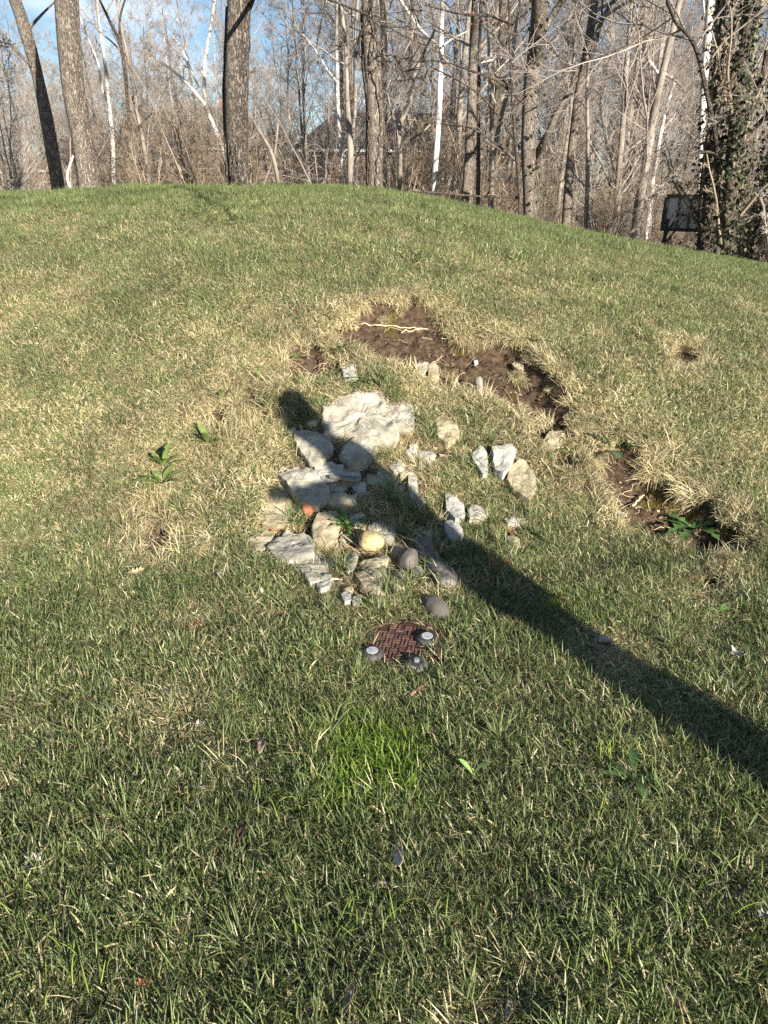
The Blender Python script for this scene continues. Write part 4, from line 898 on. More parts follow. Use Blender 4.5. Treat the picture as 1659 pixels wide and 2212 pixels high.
def traced(name, label, stems, dist, m, twig=None, seed=0, crown=None, group=None, rmin=.006, ext=8.0, cat='tree', depth=.0, ivy=0, rough=.05):
    """stems: list of [(sx, sy, width_px)...] in source pixels, first one is the trunk. Built at its own distance with real girth."""
    rs = np.random.RandomState(seed + 40); TP = []; twig = twig or m
    for si, st in enumerate(stems):
        P = []
        for q, (sx, sy, w) in enumerate(st):
            dd = dist + (rs.normal(0, .35) + depth * q if (si or q) and len(stems) > 1 else 0)
            if si and q == 0: dd = dist
            p = far(sx / 4, sy / 4, dd); P.append([*p, w / 4 * dd * 1.0 / FPX * .5 * 1.03])
        if si == 0:
            b = P[0]; g = gz(b[0], b[1])
            if b[2] > g - .1:
                dx = (P[0][0] - P[1][0]) / max(.1, P[1][2] - P[0][2]); h = b[2] - g + .25
                P = [[b[0] + dx * h * .5, b[1], g - .25, b[3] * 1.28], [b[0] + dx * h * .2, b[1], b[2] - (h - .25) * .8, b[3] * 1.1]] + P if h > .5 else [[b[0], b[1], g - .2, b[3] * 1.15]] + P
        if st[-1][1] <= 5:                                       # goes on above the picture
            a, b = np.array(P[-2]), np.array(P[-1]); d = (b[:3] - a[:3]) / (np.linalg.norm(b[:3] - a[:3]) + 1e-6)
            P.append([*(b[:3] + d * ext * .5 + rs.normal(0, .15, 3)), b[3] * .75]); P.append([*(b[:3] + d * ext + rs.normal(0, .4, 3)), b[3] * .4])
        ln = sum(np.linalg.norm(np.array(P[i + 1][:3]) - np.array(P[i][:3])) for i in range(len(P) - 1)); TP.append(smooth_path(P, int(np.clip(ln / .22, 12, 90))))
    org = TP[0][0, :3].copy(); root = empty(name, tuple(org)); tag(root, label, cat, group)
    tm = TM()
    for i, Q in enumerate(TP[:1]):
        k = 20; V, F = tubes(Q[None, :, :3], Q[None, :, 3], k)
        V = V.reshape(len(Q), k, 3); C = Q[:, None, :3]; an = (fbm(V[..., 0] * 3 / max(.15, Q[0, 3]) * .3, V[..., 1] * 3 / max(.15, Q[0, 3]) * .3, V[..., 2] * 1.2, seed=seed) - .5) * 2 * rough * 3
        V = C + (V - C) * (1 + an[..., None]); mesh_obj('trunk', V.reshape(-1, 3) - org, F, m, root, True)
    for Q in TP[1:]: tm.add(Q[None, :, :3], Q[None, :, 3], 8)
    if tm.n: tm.build('limb', m, root, org)
    if crown is None: crown = [(5, .25, 1, .16, (35, 75), .05, 7, 5), (6, .2, 1, .5, (25, 60), .03, 5, 4), (5, .2, 1, .55, (25, 60), .02, 4, 3)]
    if crown:
        tc_ = TM()
        for Q in TP: crown_from(tc_, Q[None, :, :3], Q[None, :, 3], rs, crown, rmin)
        tc_.build('crown', twig, root, org)
    if ivy: ivy_on(root, TP[0], org, ivy, rs)
    return root
def ivy_on(root, Q, org, n, rs, lo=.0, hi=1.0):
    i = rs.randint(int(len(Q) * lo), max(1, int(len(Q) * hi)), n); P = Q[i, :3] + rs.normal(0, .06, (n, 3)); a = rs.uniform(0, 6.28, n); r = Q[i, 3] * 1.0 + np.abs(rs.normal(0.0, .09, n))
    P = P + np.stack([np.cos(a) * r, np.sin(a) * r, rs.uniform(-.12, .12, n)], -1)
    s = rs.uniform(.02, .05, n)[:, None]; nrm = np.stack([np.cos(a), np.sin(a), rs.uniform(-.2, .8, n)], -1) + rs.normal(0, .35, (n, 3)); nrm /= np.linalg.norm(nrm, axis=1, keepdims=True)
    u = np.cross(nrm, rs.normal(0, 1, (n, 3))); u /= np.linalg.norm(u, axis=1, keepdims=True); v = np.cross(nrm, u)
    sh = [(0, -.9), (.8, -.2), (.45, .35), (0, 1.1), (-.45, .35), (-.8, -.2)]
    V = np.stack([P + u * s * x + v * s * y + nrm * s * (.25 if abs(x) < .1 else -.05) for x, y in sh], 1)
    F = (np.arange(n)[:, None] * 6 + np.array([[0, 1, 2, 3, 4, 5]])); F = np.concatenate([F[:, [0, 1, 2, 3]], F[:, [0, 3, 4, 5]]])
    c = np.array([(.035, .045, .022), (.06, .07, .035), (.12, .13, .07), (.02, .026, .014)])[rs.randint(4, size=n)]
    mesh_obj('ivy', V.reshape(-1, 3) - org, F, M['weed'], root, cols=np.repeat(c, 6, 0))
def vines_on(root, Q0, dist, n, seed, wpx, side=(-1, 1)):
    """woody creeper stems wound up a trunk."""
    rs = np.random.RandomState(seed); P = []; trunk = [c for c in root.children if c.name.startswith('trunk')][0]
    tm = TM(); L_ = len(Q0)
    for i in range(n):
        a0 = rs.uniform(side[0], side[1]); m = 46; t = np.linspace(0, rs.uniform(.5, 1), m); f = t * (L_ - 1); ix = np.minimum(f.astype(int), L_ - 2); u = (f - ix)[:, None]
        C = Q0[ix] * (1 - u) + Q0[ix + 1] * u; a = a0 + np.cumsum(rs.normal(0, .12, m)); rr = C[:, 3] * 1.04 + .012
        X = C[:, :3] + np.stack([np.cos(a) * rr, np.sin(a) * rr, 0 * a], -1); tm.add(X[None], np.full((1, m), rs.uniform(.006, .02)), 5)
    return tm.build('vine', M['barkd'], root, tuple(root.location))
NEARCROWN = [(9, .45, 1, .2, (40, 80), .02, 9, 5), (6, .2, 1, .45, (25, 65), .02, 6, 4), (5, .2, 1, .5, (25, 60), .01, 4, 3)]
T1 = traced('leaning_tree', 'leaning trunk at the far left, its lower half in shadow', [[(238, 781, 47), (210, 617, 45), (179, 432, 42), (142, 265, 38), (99, 111, 40), (60, 0, 40)], [(150, 285, 12), (75, 215, 10), (40, 175, 8), (0, 165, 6)], [(105, 125, 12), (150, 75, 9), (185, 40, 6), (225, 0, 5)]], 14.8, M['bark'], M['barkd'], 1, NEARCROWN, rmin=.005)
T2 = traced('oak_tree', 'thick sunlit furrowed trunk, second from the left border', [[(364, 775, 82), (345, 650, 74), (321, 500, 72), (296, 370, 74), (278, 185, 72), (267, 0, 72)]], 12.6, M['bark'], M['barkd'], 2, NEARCROWN, rmin=.005)
T3 = traced('oak_tree', 'thick trunk wound with woody vines and crossed by a shadow band', [[(953, 745, 72), (946, 600, 72), (942, 370, 76), (952, 150, 76), (958, 0, 74)], [(985, 60, 22), (1000, 20, 18), (1012, 0, 14)]], 12.0, M['barkm'], M['barkd'], 3, NEARCROWN, rmin=.005)
T4 = traced('oak_tree', 'crooked thick trunk near the centre rising from the crest of the mound', [[(1502, 775, 54), (1500, 600, 56), (1507, 430, 60), (1484, 250, 54), (1480, 120, 50), (1477, 0, 50)]], 12.2, M['bark'], M['barkd'], 4, NEARCROWN, rmin=.005)
for T_, (bs), dd in ((T3, [(953, 745, 72), (946, 600, 72), (942, 370, 76), (952, 150, 76), (958, 0, 74)], 12.0), (T4, [(1502, 775, 54), (1500, 600, 56), (1507, 430, 60), (1484, 250, 54), (1480, 120, 50), (1477, 0, 50)], 12.2)):
    Q = smooth_path([[*far(a / 4, b / 4, dd), w / 4 * dd / FPX * .5] for a, b, w in bs], 40); vines_on(T_, Q, dd, 16 if T_ is T3 else 12, int(dd * 10), 72, (2.0, 5.0) if T_ is T3 else (2.4, 4.6))
SY = [(6, .35, 1, .22, (25, 55), .06, 8, 5), (6, .2, 1, .45, (25, 55), .05, 6, 4), (5, .2, 1, .5, (20, 55), .03, 4, 3)]
traced('sycamore', 'slim white crooked sycamore between the two left thick trunks and the vine-covered one', [[(454, 765, 15), (454, 617, 14), (441, 463, 15), (432, 370, 12), (420, 247, 11), (395, 93, 9), (386, 0, 8)], [(437, 420, 10), (405, 350, 9), (398, 260, 7), (350, 150, 5), (310, 40, 4)]], 24, M['syc'], M['twigl'], 5, SY)
traced('sycamore', 'white sycamore forking into three long pale limbs beside the vine-wound trunk', [[(925, 720, 14), (900, 610, 15), (864, 524, 16), (821, 420, 15), (818, 370, 14), (815, 247, 12), (846, 93, 9), (860, 0, 8)], [(821, 420, 13), (770, 355, 12), (710, 296, 10), (611, 228, 7), (560, 150, 4)], [(795, 350, 8), (760, 270, 7), (747, 234, 6), (690, 140, 4)]], 22, M['syc'], M['twigl'], 6, SY)
traced('sycamore', 'white sycamore just left of the crooked thick trunk', [[(1379, 765, 17), (1360, 555, 15), (1350, 400, 13), (1348, 309, 12), (1347, 130, 11), (1346, 0, 9)], [(1350, 330, 8), (1300, 270, 7), (1270, 210, 5), (1180, 100, 3)], [(1347, 30, 7), (1320, 15, 6), (1300, 0, 5)]], 22, M['syc'], M['twigl'], 7, SY)
traced('sycamore', 'tallest bright white sycamore right of the crooked thick trunk', [[(1734, 800, 18), (1738, 700, 19), (1750, 560, 20), (1761, 345, 18), (1766, 150, 17), (1768, 0, 15)], [(1770, 312, 9), (1850, 270, 9), (1930, 250, 8), (2011, 228, 5)], [(1745, 175, 8), (1690, 130, 9), (1650, 75, 10), (1600, 0, 10)], [(1765, 190, 7), (1800, 160, 6), (1870, 125, 4)]], 18, M['syc'], M['twigl'], 8, SY)
traced('broken_sapling', 'white bent stub leaning between the two left thick trunks', [[(300, 775, 8), (262, 730, 9), (268, 690, 8), (293, 623, 6)]], 15, M['syc'], M['twigl'], 9, [])
LBL = 'slender grey tree standing %s'
traced('bare_tree', 'twin-stemmed tan tree between the white sycamore and the crooked trunk', [[(1400, 760, 24), (1404, 586, 24), (1388, 420, 15), (1386, 200, 12), (1370, 60, 11), (1360, 0, 10)], [(1404, 586, 17), (1422, 463, 14), (1420, 185, 12), (1430, 0, 10)]], 19, M['barkg'], M['twigs'], 10)
traced('bare_tree', 'grey straight trunk with leafy scraps right of the tallest white sycamore', [[(1865, 825, 44), (1882, 617, 40), (1890, 370, 32), (1893, 185, 26), (1900, 0, 22)], [(1950, 560, 8), (1905, 600, 8), (1870, 610, 6)]], 17, M['bark'], M['twigs'], 11)
traced('bare_tree', 'thin dark pole-like trunk just right of the grey straight one', [[(1912, 840, 15), (1914, 555, 13), (1915, 300, 11), (1924, 0, 10)]], 15.5, M['barkd'], M['twigs'], 12)
traced('bare_tree', 'forked grey tree standing further right of the thin dark pole-like trunk', [[(1962, 845, 20), (1972, 617, 17), (2000, 480, 15), (2040, 340, 12), (2060, 120, 10), (2080, 0, 8)], [(1972, 600, 12), (1960, 400, 11), (1955, 200, 10), (1950, 0, 8)]], 18, M['barkg'], M['twigs'], 13)
traced('crooked_tree', 'crooked light brown tree with a zigzag stem right of the crooked thick trunk', [[(1597, 785, 17), (1601, 600, 17), (1590, 520, 16), (1620, 450, 16), (1650, 380, 15), (1655, 300, 12), (1700, 200, 9), (1740, 120, 7)], [(1595, 500, 9), (1570, 470, 8), (1560, 420, 6), (1540, 330, 4)], [(1640, 560, 6), (1690, 530, 7), (1720, 500, 6)]], 18, M['barkg'], M['twigs'], 14)
traced('bare_tree', 'broken-topped tan sapling just right of the vine-wound trunk', [[(1115, 745, 13), (1095, 630, 13), (1060, 560, 12), (1028, 510, 8), (985, 440, 6)], [(1098, 620, 9), (1108, 540, 8), (1112, 495, 6)]], 18, M['barkg'], M['twigs'], 15)
traced('bare_tree', 'greenish brown tree with a broken dark top between the left sycamores', [[(600, 762, 12), (580, 620, 13), (565, 520, 12), (545, 440, 9), (530, 390, 9)], [(560, 500, 5), (620, 440, 4), (640, 380, 3)]], 20, M['barkg'], M['twigs'], 16)
traced('bare_tree', 'tall dark slender tree with snaking upper limbs right of the left sycamore', [[(640, 760, 10), (520, 560, 10), (510, 400, 11), (498, 250, 12), (480, 160, 12), (440, 90, 9), (400, 0, 6)], [(485, 180, 9), (465, 90, 7), (500, 0, 5)]], 19, M['barkd'], M['twigs'], 17)
WH = [(34, .02, .8, .20, (4, 28), .10, 9, 4), (12, .2, 1, .16, (30, 75), .02, 8, 4), (6, .2, 1, .45, (25, 60), .02, 5, 3), (3, .2, 1, .5, (25, 60), .01, 4, 3)]
RT = [(9, .2, 1, .2, (30, 75), .03, 9, 5), (8, .2, 1, .45, (25, 60), .02, 6, 4), (6, .2, 1, .5, (25, 60), .01, 4, 3)]
traced('oak_tree', 'big forked furrowed trunk right of centre with patches of ivy', [[(2122, 870, 52), (2112, 617, 50), (2118, 430, 54), (2138, 250, 54), (2152, 123, 52), (2156, 0, 50)], [(2105, 820, 26), (2130, 650, 30), (2175, 570, 26), (2210, 500, 22), (2258, 395, 17), (2310, 310, 10)], [(2175, 120, 22), (2215, 50, 22), (2250, 0, 20)], [(2110, 425, 14), (2060, 380, 13), (2020, 320, 10), (1960, 290, 7)]], 14.5, M['bark'], M['twigs'], 20, RT, ivy=500)
traced('oak_tree', 'leaning furrowed trunk right of the big forked one', [[(2264, 900, 32), (2278, 700, 31), (2295, 530, 30), (2319, 339, 30), (2350, 200, 28), (2371, 62, 26), (2380, 0, 24)], [(2350, 200, 16), (2400, 120, 16), (2420, 40, 14), (2460, 0, 12)], [(2335, 280, 9), (2400, 180, 8), (2410, 0, 7)]], 15.5, M['bark'], M['twigs'], 21, RT)
traced('bare_tree', 'slim straight trunk between the leaning furrowed trunk and the slanting one', [[(2344, 920, 16), (2350, 700, 15), (2352, 500, 13), (2345, 380, 10), (2360, 200, 8)], [(2352, 560, 8), (2400, 640, 7), (2440, 740, 6)]], 17, M['barkg'], M['twigs'], 22, RT)
traced('bare_tree', 'slanting grey trunk well left of the basketball backboard', [[(2545, 860, 30), (2570, 740, 30), (2597, 560, 28), (2636, 339, 26), (2677, 185, 22), (2720, 0, 18)], [(2650, 290, 12), (2700, 320, 9), (2740, 360, 6)]], 19, M['barkg'], M['twigs'], 23, RT)
traced('sycamore', 'pale mottled sycamore behind the slanting grey trunk', [[(2600, 830, 16), (2612, 700, 16), (2630, 600, 14), (2665, 430, 12), (2700, 320, 9)], [(2640, 300, 10), (2600, 250, 11), (2580, 215, 10), (2570, 170, 7)]], 24, M['syc'], M['twigl'], 24, SY)
traced('sycamore', 'broad white trunk high behind the ivy-covered trees', [[(2790, 930, 18), (2805, 600, 20), (2817, 300, 24), (2836, 80, 26), (2842, 0, 26)]], 22, M['syc'], M['twigl'], 25, SY)
traced('bare_tree', 'curved brown tree with a swan-neck stem above the backboard', [[(2880, 980, 16), (2868, 679, 17), (2862, 494, 16), (2819, 370, 15), (2807, 247, 15), (2788, 185, 14), (2745, 130, 13), (2702, 93, 11), (2665, 0, 9)], [(2868, 620, 10), (2844, 599, 10), (2776, 611, 10), (2714, 654, 10), (2653, 728, 9), (2591, 815, 8), (2541, 913, 6)], [(2862, 560, 7), (2880, 440, 6), (2905, 250, 5), (2930, 100, 4)]], 13.0, M['barkd'], M['twigs'], 26, RT)
traced('ivy_tree', 'dark ivy-clad trunk right behind the basketball backboard', [[(2815, 1000, 48), (2820, 850, 50), (2830, 679, 46), (2850, 500, 34), (2870, 300, 26), (2890, 100, 20), (2895, 0, 16)]], 13.8, M['barkd'], M['brush'], 27, WH, ivy=2600)
traced('ivy_tree', 'thickest ivy-clad tree at the right with leaning crown', [[(2905, 1020, 52), (2925, 800, 56), (2940, 620, 60), (2950, 450, 52), (2965, 247, 50), (2990, 100, 44), (3005, 0, 40)], [(2945, 560, 30), (3000, 430, 30), (3060, 300, 26), (3072, 200, 24)], [(2940, 600, 20), (3010, 520, 18), (3080, 450, 16)]], 13.2, M['barkd'], M['brush'], 28, WH, ivy=4200)
traced('ivy_tree', 'dark leaning trunk cut by the right border', [[(3010, 1060, 30), (3040, 900, 30), (3062, 740, 30), (3100, 560, 28), (3120, 300, 26)]], 13.6, M['barkd'], M['twigs'], 29, WH, ivy=1200)
traced('bare_tree', 'pale twisting stem near the lower right border of the wood', [[(3075, 950, 11), (3050, 880, 11), (3062, 800, 10), (3030, 790, 8), (3018, 770, 5)]], 12.6, M['barkg'], M['twigl'], 30, RT[:2])
# horizontal boughs with clinging dead leaves (they belong to a tree right of centre)
B_ = traced('bare_tree', 'low young beech with long level boughs crossing the white sycamore', [[(2085, 880, 14), (2075, 700, 13), (2060, 560, 12), (2050, 380, 10), (2040, 200, 8), (2035, 0, 6)], [(2075, 790, 8), (1900, 785, 8), (1750, 770, 7), (1640, 765, 4)], [(2068, 640, 8), (1960, 560, 8), (1900, 505, 7), (1750, 495, 6), (1620, 480, 3)], [(2055, 380, 9), (1980, 310, 9), (1900, 290, 8), (1800, 250, 6), (1700, 240, 3)], [(2060, 560, 7), (1950, 400, 7), (1850, 330, 6), (1720, 265, 4)], [(2050, 100, 9), (1960, 60, 9), (1850, 60, 7), (1700, 20, 4)]], 13.0, M['barkd'], M['twigs'], 31, [(8, .1, 1, .12, (30, 75), .0, 7, 4), (5, .2, 1, .45, (25, 60), .0, 4, 3)])
rs = np.random.RandomState(77); lb = [c for c in B_.children if c.name.startswith('limb')][0]; vv = np.array([v.co for v in lb.data.vertices]); pk = vv[rs.randint(len(vv), size=150)] + rs.normal(0, .05, (150, 3)) - np.array([0, 0, .04])
VV = []; FF = []
for i, p in enumerate(pk):
    u = rs.normal(0, 1, 3); u /= np.linalg.norm(u); w = np.cross(u, rs.normal(0, 1, 3)); w /= np.linalg.norm(w); s_ = rs.uniform(.02, .04); VV += [p - u * s_, p + w * s_ * .6, p + u * s_, p - w * s_ * .6]; FF.append((4 * i, 4 * i + 1, 4 * i + 2, 4 * i + 3))
mesh_obj('dead_leaves', VV, FF, M['deadleaf'], B_, cols=np.tile(np.array([(.15, .085, .055)]), (len(VV), 1)))

# background wood: prototypes, then copies of trunk and crown
def proto(seed, H, r, kind):
    rs = np.random.RandomState(seed + 500); n = 16; t = np.linspace(0, 1, n); P = np.stack([np.cumsum(rs.normal(0, .10, n)) * t, np.cumsum(rs.normal(0, .10, n)) * t, t * H - .3], -1); rr = r * (1 - .85 * t) * (1 + .5 * np.exp(-t * 30))
    P[:, 0] += rs.normal(0, .05) * t * H; tm = TM(); tm.add(P[None], rr[None], 8); m1, m2 = {0: (M['barkg'], M['twigs']), 1: (M['syc'], M['twigl']), 2: (M['barkd'], M['twigs'])}[kind]
    tk = tm.build('trunk', m1); tc_ = TM()
    crown_from(tc_, P[None], rr[None], rs, [(26, .22, .99, .30, (22, 62), .07, 8, 4), (7, .15, 1, .45, (22, 60), .05, 6, 3), (7, .15, 1, .50, (20, 60), .03, 4, 3), (4, .2, 1, .55, (20, 55), .02, 3, 3)], .006)
    cr_ = tc_.build('crown', m2); return tk, cr_
protos = [proto(i, h, r, k) for i, (h, r, k) in enumerate([(17, .17, 0), (15, .13, 0), (19, .20, 0), (14, .12, 0), (18, .16, 2), (15, .14, 2), (17, .15, 1), (13, .11, 0)])]
def sapling(seed, H):
    rs = np.random.RandomState(seed + 900); st = []; ns = 5
    n = 10; t = np.linspace(0, 1, n); P = np.zeros((ns, n, 3)); R_ = np.zeros((ns, n))
    for i in range(ns):
        a = rs.rand() * 6.28; le = rs.uniform(.05, .45); P[i, :, 0] = np.cos(a) * (le * H * t ** 1.3) + np.cumsum(rs.normal(0, .03, n)); P[i, :, 1] = np.sin(a) * (le * H * t ** 1.3) + np.cumsum(rs.normal(0, .03, n)); P[i, :, 2] = H * t * rs.uniform(.6, 1) - .1; R_[i] = rs.uniform(.012, .028) * (1 - .75 * t)
    tm = TM(); tm.add(P, R_, 5); crown_from(tm, P, R_, rs, [(12, .08, 1, .38, (25, 75), .02, 6, 3), (6, .1, 1, .45, (25, 65), .01, 4, 3), (4, .2, 1, .5, (25, 60), 0, 3, 3)], .0035)
    return tm
placed = []
rs = np.random.RandomState(12)
def thin_sector(x, y): return False
first = set(); cnt = 0
def put_tree(x, y, pi, s):
    global cnt
    tk, cr_ = protos[pi]; z = gz(x, y) - .1
    root = empty('woodland_tree', (x, y, z), rs.rand() * 6.28); root.scale = (s, s, s * rs.uniform(.9, 1.1))
    bk = 'pale-barked sycamore' if pi == 6 else ('dark-barked bare tree' if pi in (4, 5) else ('stouter grey-brown bare tree' if pi in (0, 2) else 'slim grey-brown bare tree'))
    xx = x / y; wh = 'behind the left part of the mound' if xx < -.2 else ('behind the middle of the mound' if xx < .12 else 'on the right slope')
    ft = 'at the wood front' if y < 40 else ('deep in the wood' if y < 75 else 'far back in the wood')
    tag(root, '%s %s, %s' % (bk, ft, wh), 'tree', '%ss %s %s' % (bk, ft, wh))
    for o in (tk, cr_):
        if o.name not in first: c = o; first.add(o.name)
        else: c = o.copy(); COL.objects.link(c)
        c.parent = root
    cnt += 1
for ring, (y0, y1, n_) in enumerate([(21, 32, 20), (32, 50, 56), (50, 80, 92), (80, 120, 84)]):
    k = 0; tries = 0
    while k < n_ and tries < 4000:
        tries += 1; y = rs.uniform(y0, y1); x = rs.uniform(-.62, .62) * y
        px = 384 + FPX * x / (y * .93)
        if any((x - a) ** 2 + (y - b) ** 2 < (1.1 + y * .018) ** 2 for a, b in placed): continue
        dens = .45 + .55 * sm(300, 520, px)                      # thinner towards the left, open sky there
        if ring >= 2: dens = .85
        if 325 < px < 465 and 25 < y < 56: dens *= .8
        if 290 < px < 345 and y > 40: dens *= .25               # the gap where the sky reaches down
        if .33 < x / y < .42 and y < 24: continue
        if rs.rand() > dens: continue
        placed.append((x, y)); pi = rs.choice([0, 1, 2, 3, 4, 5, 6, 7], p=[.17, .17, .13, .15, .12, .10, .05, .11])
        if pi == 6 and y < 48: pi = 7
        if y < 28: pi = (1, 3, 5, 7)[rs.randint(4)]
        s = rs.uniform(.75, 1.1) * (.66 if px < 330 and y < 60 else 1) * (.85 if ring >= 2 and px < 330 else 1)
        put_tree(x, y, pi, s); k += 1
print('woodland trees', cnt)
# shrubby undergrowth reads as one mass
def undergrowth():
    col = bpy.data.collections.new('undergrowth_shapes')
    for i, h in enumerate([3.2, 2.4, 4.4, 1.8, 3.6]):
        o = sapling(i, h).build('brush_shape', M['brush'] if i != 2 else M['twigs']); COL.objects.unlink(o); col.objects.link(o)
    rs = np.random.RandomState(31); P = []; Wn = []; Sp = []; Sc = []
    def add(x, y, s): P.append((x, y, gz(x, y) - .05)); Wn.append(rs.randint(5)); Sp.append((0, 0, rs.rand() * 6.28)); Sc.append(s)
    for _ in range(330):
        y = 19 + 60 * rs.rand() ** 1.4; x = rs.uniform(-.64, .64) * y; px = 384 + FPX * x / (y * .93)
        if 285 < px < 350 and y > 30 and rs.rand() < .75: continue
        if 350 < px < 465 and 22 < y < 62 and rs.rand() < .25: continue
        add(x, y, rs.uniform(.7, 1.25) * (1 + y * .006))
    for _ in range(70):
        y = rs.uniform(13.5, 19); x = rs.uniform(.28, .66) * y
        if .30 < x / y < .435: continue
        add(x, y, rs.uniform(.6, 1.1))
    for _ in range(34):
        y = rs.uniform(12.6, 16); x = rs.uniform(.44, .66) * y
        if x / y < .475: continue
        add(x, y, rs.uniform(.6, 1.15))
    me = bpy.data.meshes.new('undergrowth'); me.from_pydata(P, [], [])
    for nm, ty, v in (('which', 'INT', Wn), ('size', 'FLOAT', Sc)): a = me.attributes.new(nm, ty, 'POINT'); a.data.foreach_set('value', np.array(v, np.int32 if ty == 'INT' else np.float32))
    a = me.attributes.new('spin', 'FLOAT_VECTOR', 'POINT'); a.data.foreach_set('vector', np.array(Sp, np.float32).ravel())
    o = bpy.data.objects.new('undergrowth', me); COL.objects.link(o); tag(o, 'tangled leafless brushwood filling the wood between the trunks', 'brush', kind='stuff')
    g = bpy.data.node_groups['grass_scatter'].copy(); [n for n in g.nodes if n.type == 'COLLECTION_INFO'][0].inputs['Collection'].default_value = col
    md = o.modifiers.new('scatter', 'NODES'); md.node_group = g
undergrowth()

# ------------------------------------------------------------------ basketball backboard on its pole
M['board'] = noise_mat('acrylic_board', (.60, .58, .54), (.70, .68, .64), 4, .35, .05, spec=.5)
M['frame'] = noise_mat('black_steel', (.015, .015, .017), (.035, .034, .033), 30, .5, .1, spec=.4)
def hoop():
    D = 15.6; a = far(684, 213, D); Hb, Wb = .68, .90; yw = R(38)
    rx_, ry_ = a[0] - .55 * math.cos(yw), a[1] - .55 * math.sin(yw); g = gz(rx_, ry_)
    root = empty('basketball_hoop', (rx_, ry_, g), yw); tag(root, 'black-framed basketball backboard seen from behind on its pole among the brush', 'basketball hoop')
    h = a[2] - g; mb = MB()
    for y in (-1, 1): mb.box((.55, y * (Wb / 2 - .03), h), (.07, .07, Hb))
    for z in (-1, 1): mb.box((.55, 0, h + z * (Hb / 2 - .03)), (.066, Wb - .13, .064))
    mb.box((.54, .13, h), (.04, .035, Hb - .13)); mb.box((.54, -.13, h), (.04, .035, Hb - .13)); mb.box((.538, 0, h - .03), (.04, .225, .04))
    mb.build('board_frame', M['frame'], root)
    mb = MB(); mb.box((.57, 0, h), (.012, Wb - .1, Hb - .1)); mb.build('board', M['board'], root)
    mb = MB(); mb.tube([(0, 0, -.2), (0, 0, h - .35), (0.02, 0, h - .1)], [.035, .035, .035], 10); mb.build('pole', M['frame'], root)
    mb = MB()
    for y in (-.09, .09):
        mb.tube([(-.02, y * .5, h - .52), (.52, y, h - .08)], [.018, .018], 6); mb.tube([(-.02, y * .5, h - .3), (.52, y, h + .16)], [.016, .016], 6)
    mb.tube([(.05, 0, h - .7), (.3, 0, h - .3)], [.014, .014], 6); mb.build('bracket', M['frame'], root)
    mb = MB(); an = np.linspace(0, 2 * math.pi, 25); mb.tube([(.83 + .2 * math.cos(t), .2 * math.sin(t), h - .2) for t in an], [.01] * 25, 6); mb.build('rim', M['frame'], root)
hoop()

# ------------------------------------------------------------------ houses behind the wood
M['wallg'] = noise_mat('grey_siding', (.20, .185, .17), (.27, .25, .23), 3, .8, .2, stretch=(.2, .2, 12))
M['wallb'] = noise_mat('brick_wall', (.26, .12, .08), (.40, .21, .15), 6, .9, .3, stretch=(1, 1, 4))
M['roof'] = noise_mat('shingle_roof', (.055, .05, .048), (.10, .09, .085), 5, .9, .4, stretch=(1, 1, 5))
M['trim'] = noise_mat('white_trim', (.70, .70, .68), (.82, .82, .80), 3, .6, .05)
M['glass'] = noise_mat('window_glass', (.03, .035, .04), (.06, .07, .08), 1, .08, 0, spec=.8)
def house(name, label, px, D, w, d, hw, hr, wall, wins, rz=0, z0=None, porch=False):
    a = far(px, 190, D); g = gz(a[0], D) if z0 is None else z0
    root = empty(name, (a[0], D, g), rz); tag(root, label, 'house')
    def part(nm, bx, m, par=root):
        mb = MB(); [mb.box(*q) for q in bx]; return mb.build(nm, m, par)
    part('wall', [((0, 0, hw / 2), (w, d, hw))], wall)
    o = .45; V = [(-w / 2 - o, -d / 2 - o, hw + .01), (w / 2 + o, -d / 2 - o, hw + .01), (w / 2 + o, d / 2 + o, hw + .01), (-w / 2 - o, d / 2 + o, hw + .01), (-w / 2 + d * .32, 0, hw + hr), (w / 2 - d * .32, 0, hw + hr)]
    rf = mesh_obj('roof', V, [(0, 1, 5, 4), (1, 2, 5), (2, 3, 4, 5), (3, 0, 4), (3, 2, 1, 0)], M['roof'], root)
    part('chimney', [((w * .2, .4, hw + hr + .1), (.8, .8, 1.8))], M['wallb'], rf)
    part('gutter', [((0, -d / 2 - o - .05, hw + .02), (w + .9, .12, .14))], M['trim'])
    for (x, z, ww, wh) in wins:
        f = part('window', [((x, -d / 2 - .03, z + s_ * (wh / 2 + .05)), (ww + .2, .08, .1)) for s_ in (-1, 1)] + [((x + s_ * (ww / 2 + .05), -d / 2 - .03, z), (.1, .08, wh)) for s_ in (-1, 1)] + [((x, -d / 2 - .028, z), (ww, .05, .06))], M['trim'])
        part('pane', [((x, -d / 2 - .02, z), (ww, .03, wh))], M['glass'], f)
    f = part('door', [((w * .02, -d / 2 - .03, 1.05), (1.0, .06, 2.1))], M['trim']); part('handle', [((w * .02 + .38, -d / 2 - .09, 1.0), (.06, .06, .14))], M['frame'], f)
    if porch:
        part('deck', [((w * .05, -d / 2 - 1.6, .35), (w * .7, 3.0, .18))], M['brush']); part('railing', [((w * .05, -d / 2 - 3.05, 1.25), (w * .7, .06, .08))] + [((w * .05 + k * w * .7 / 12, -d / 2 - 3.05, .85), (.07, .07, .8)) for k in range(-6, 7)], M['trim'])
house('brick_house', 'large two-storey house with dark roof and white windows behind the centre of the wood', 400, 56, 14.5, 9, 4.3, 2.6, M['wallb'], [(x, z, 1.0, 1.2) for x in (-6, -4, -2, 2.4, 4.3, 6.2) for z in (1.3, 3.4)], R(8), -.2, True)
house('small_house', 'low brick house glimpsed right of the second trunk from the left', 110, 70, 11, 8, 3.0, 3.0, M['wallb'], [(-3, 1.5, 1.2, 1.3), (3, 1.5, 1.2, 1.3)], R(-10), .4)
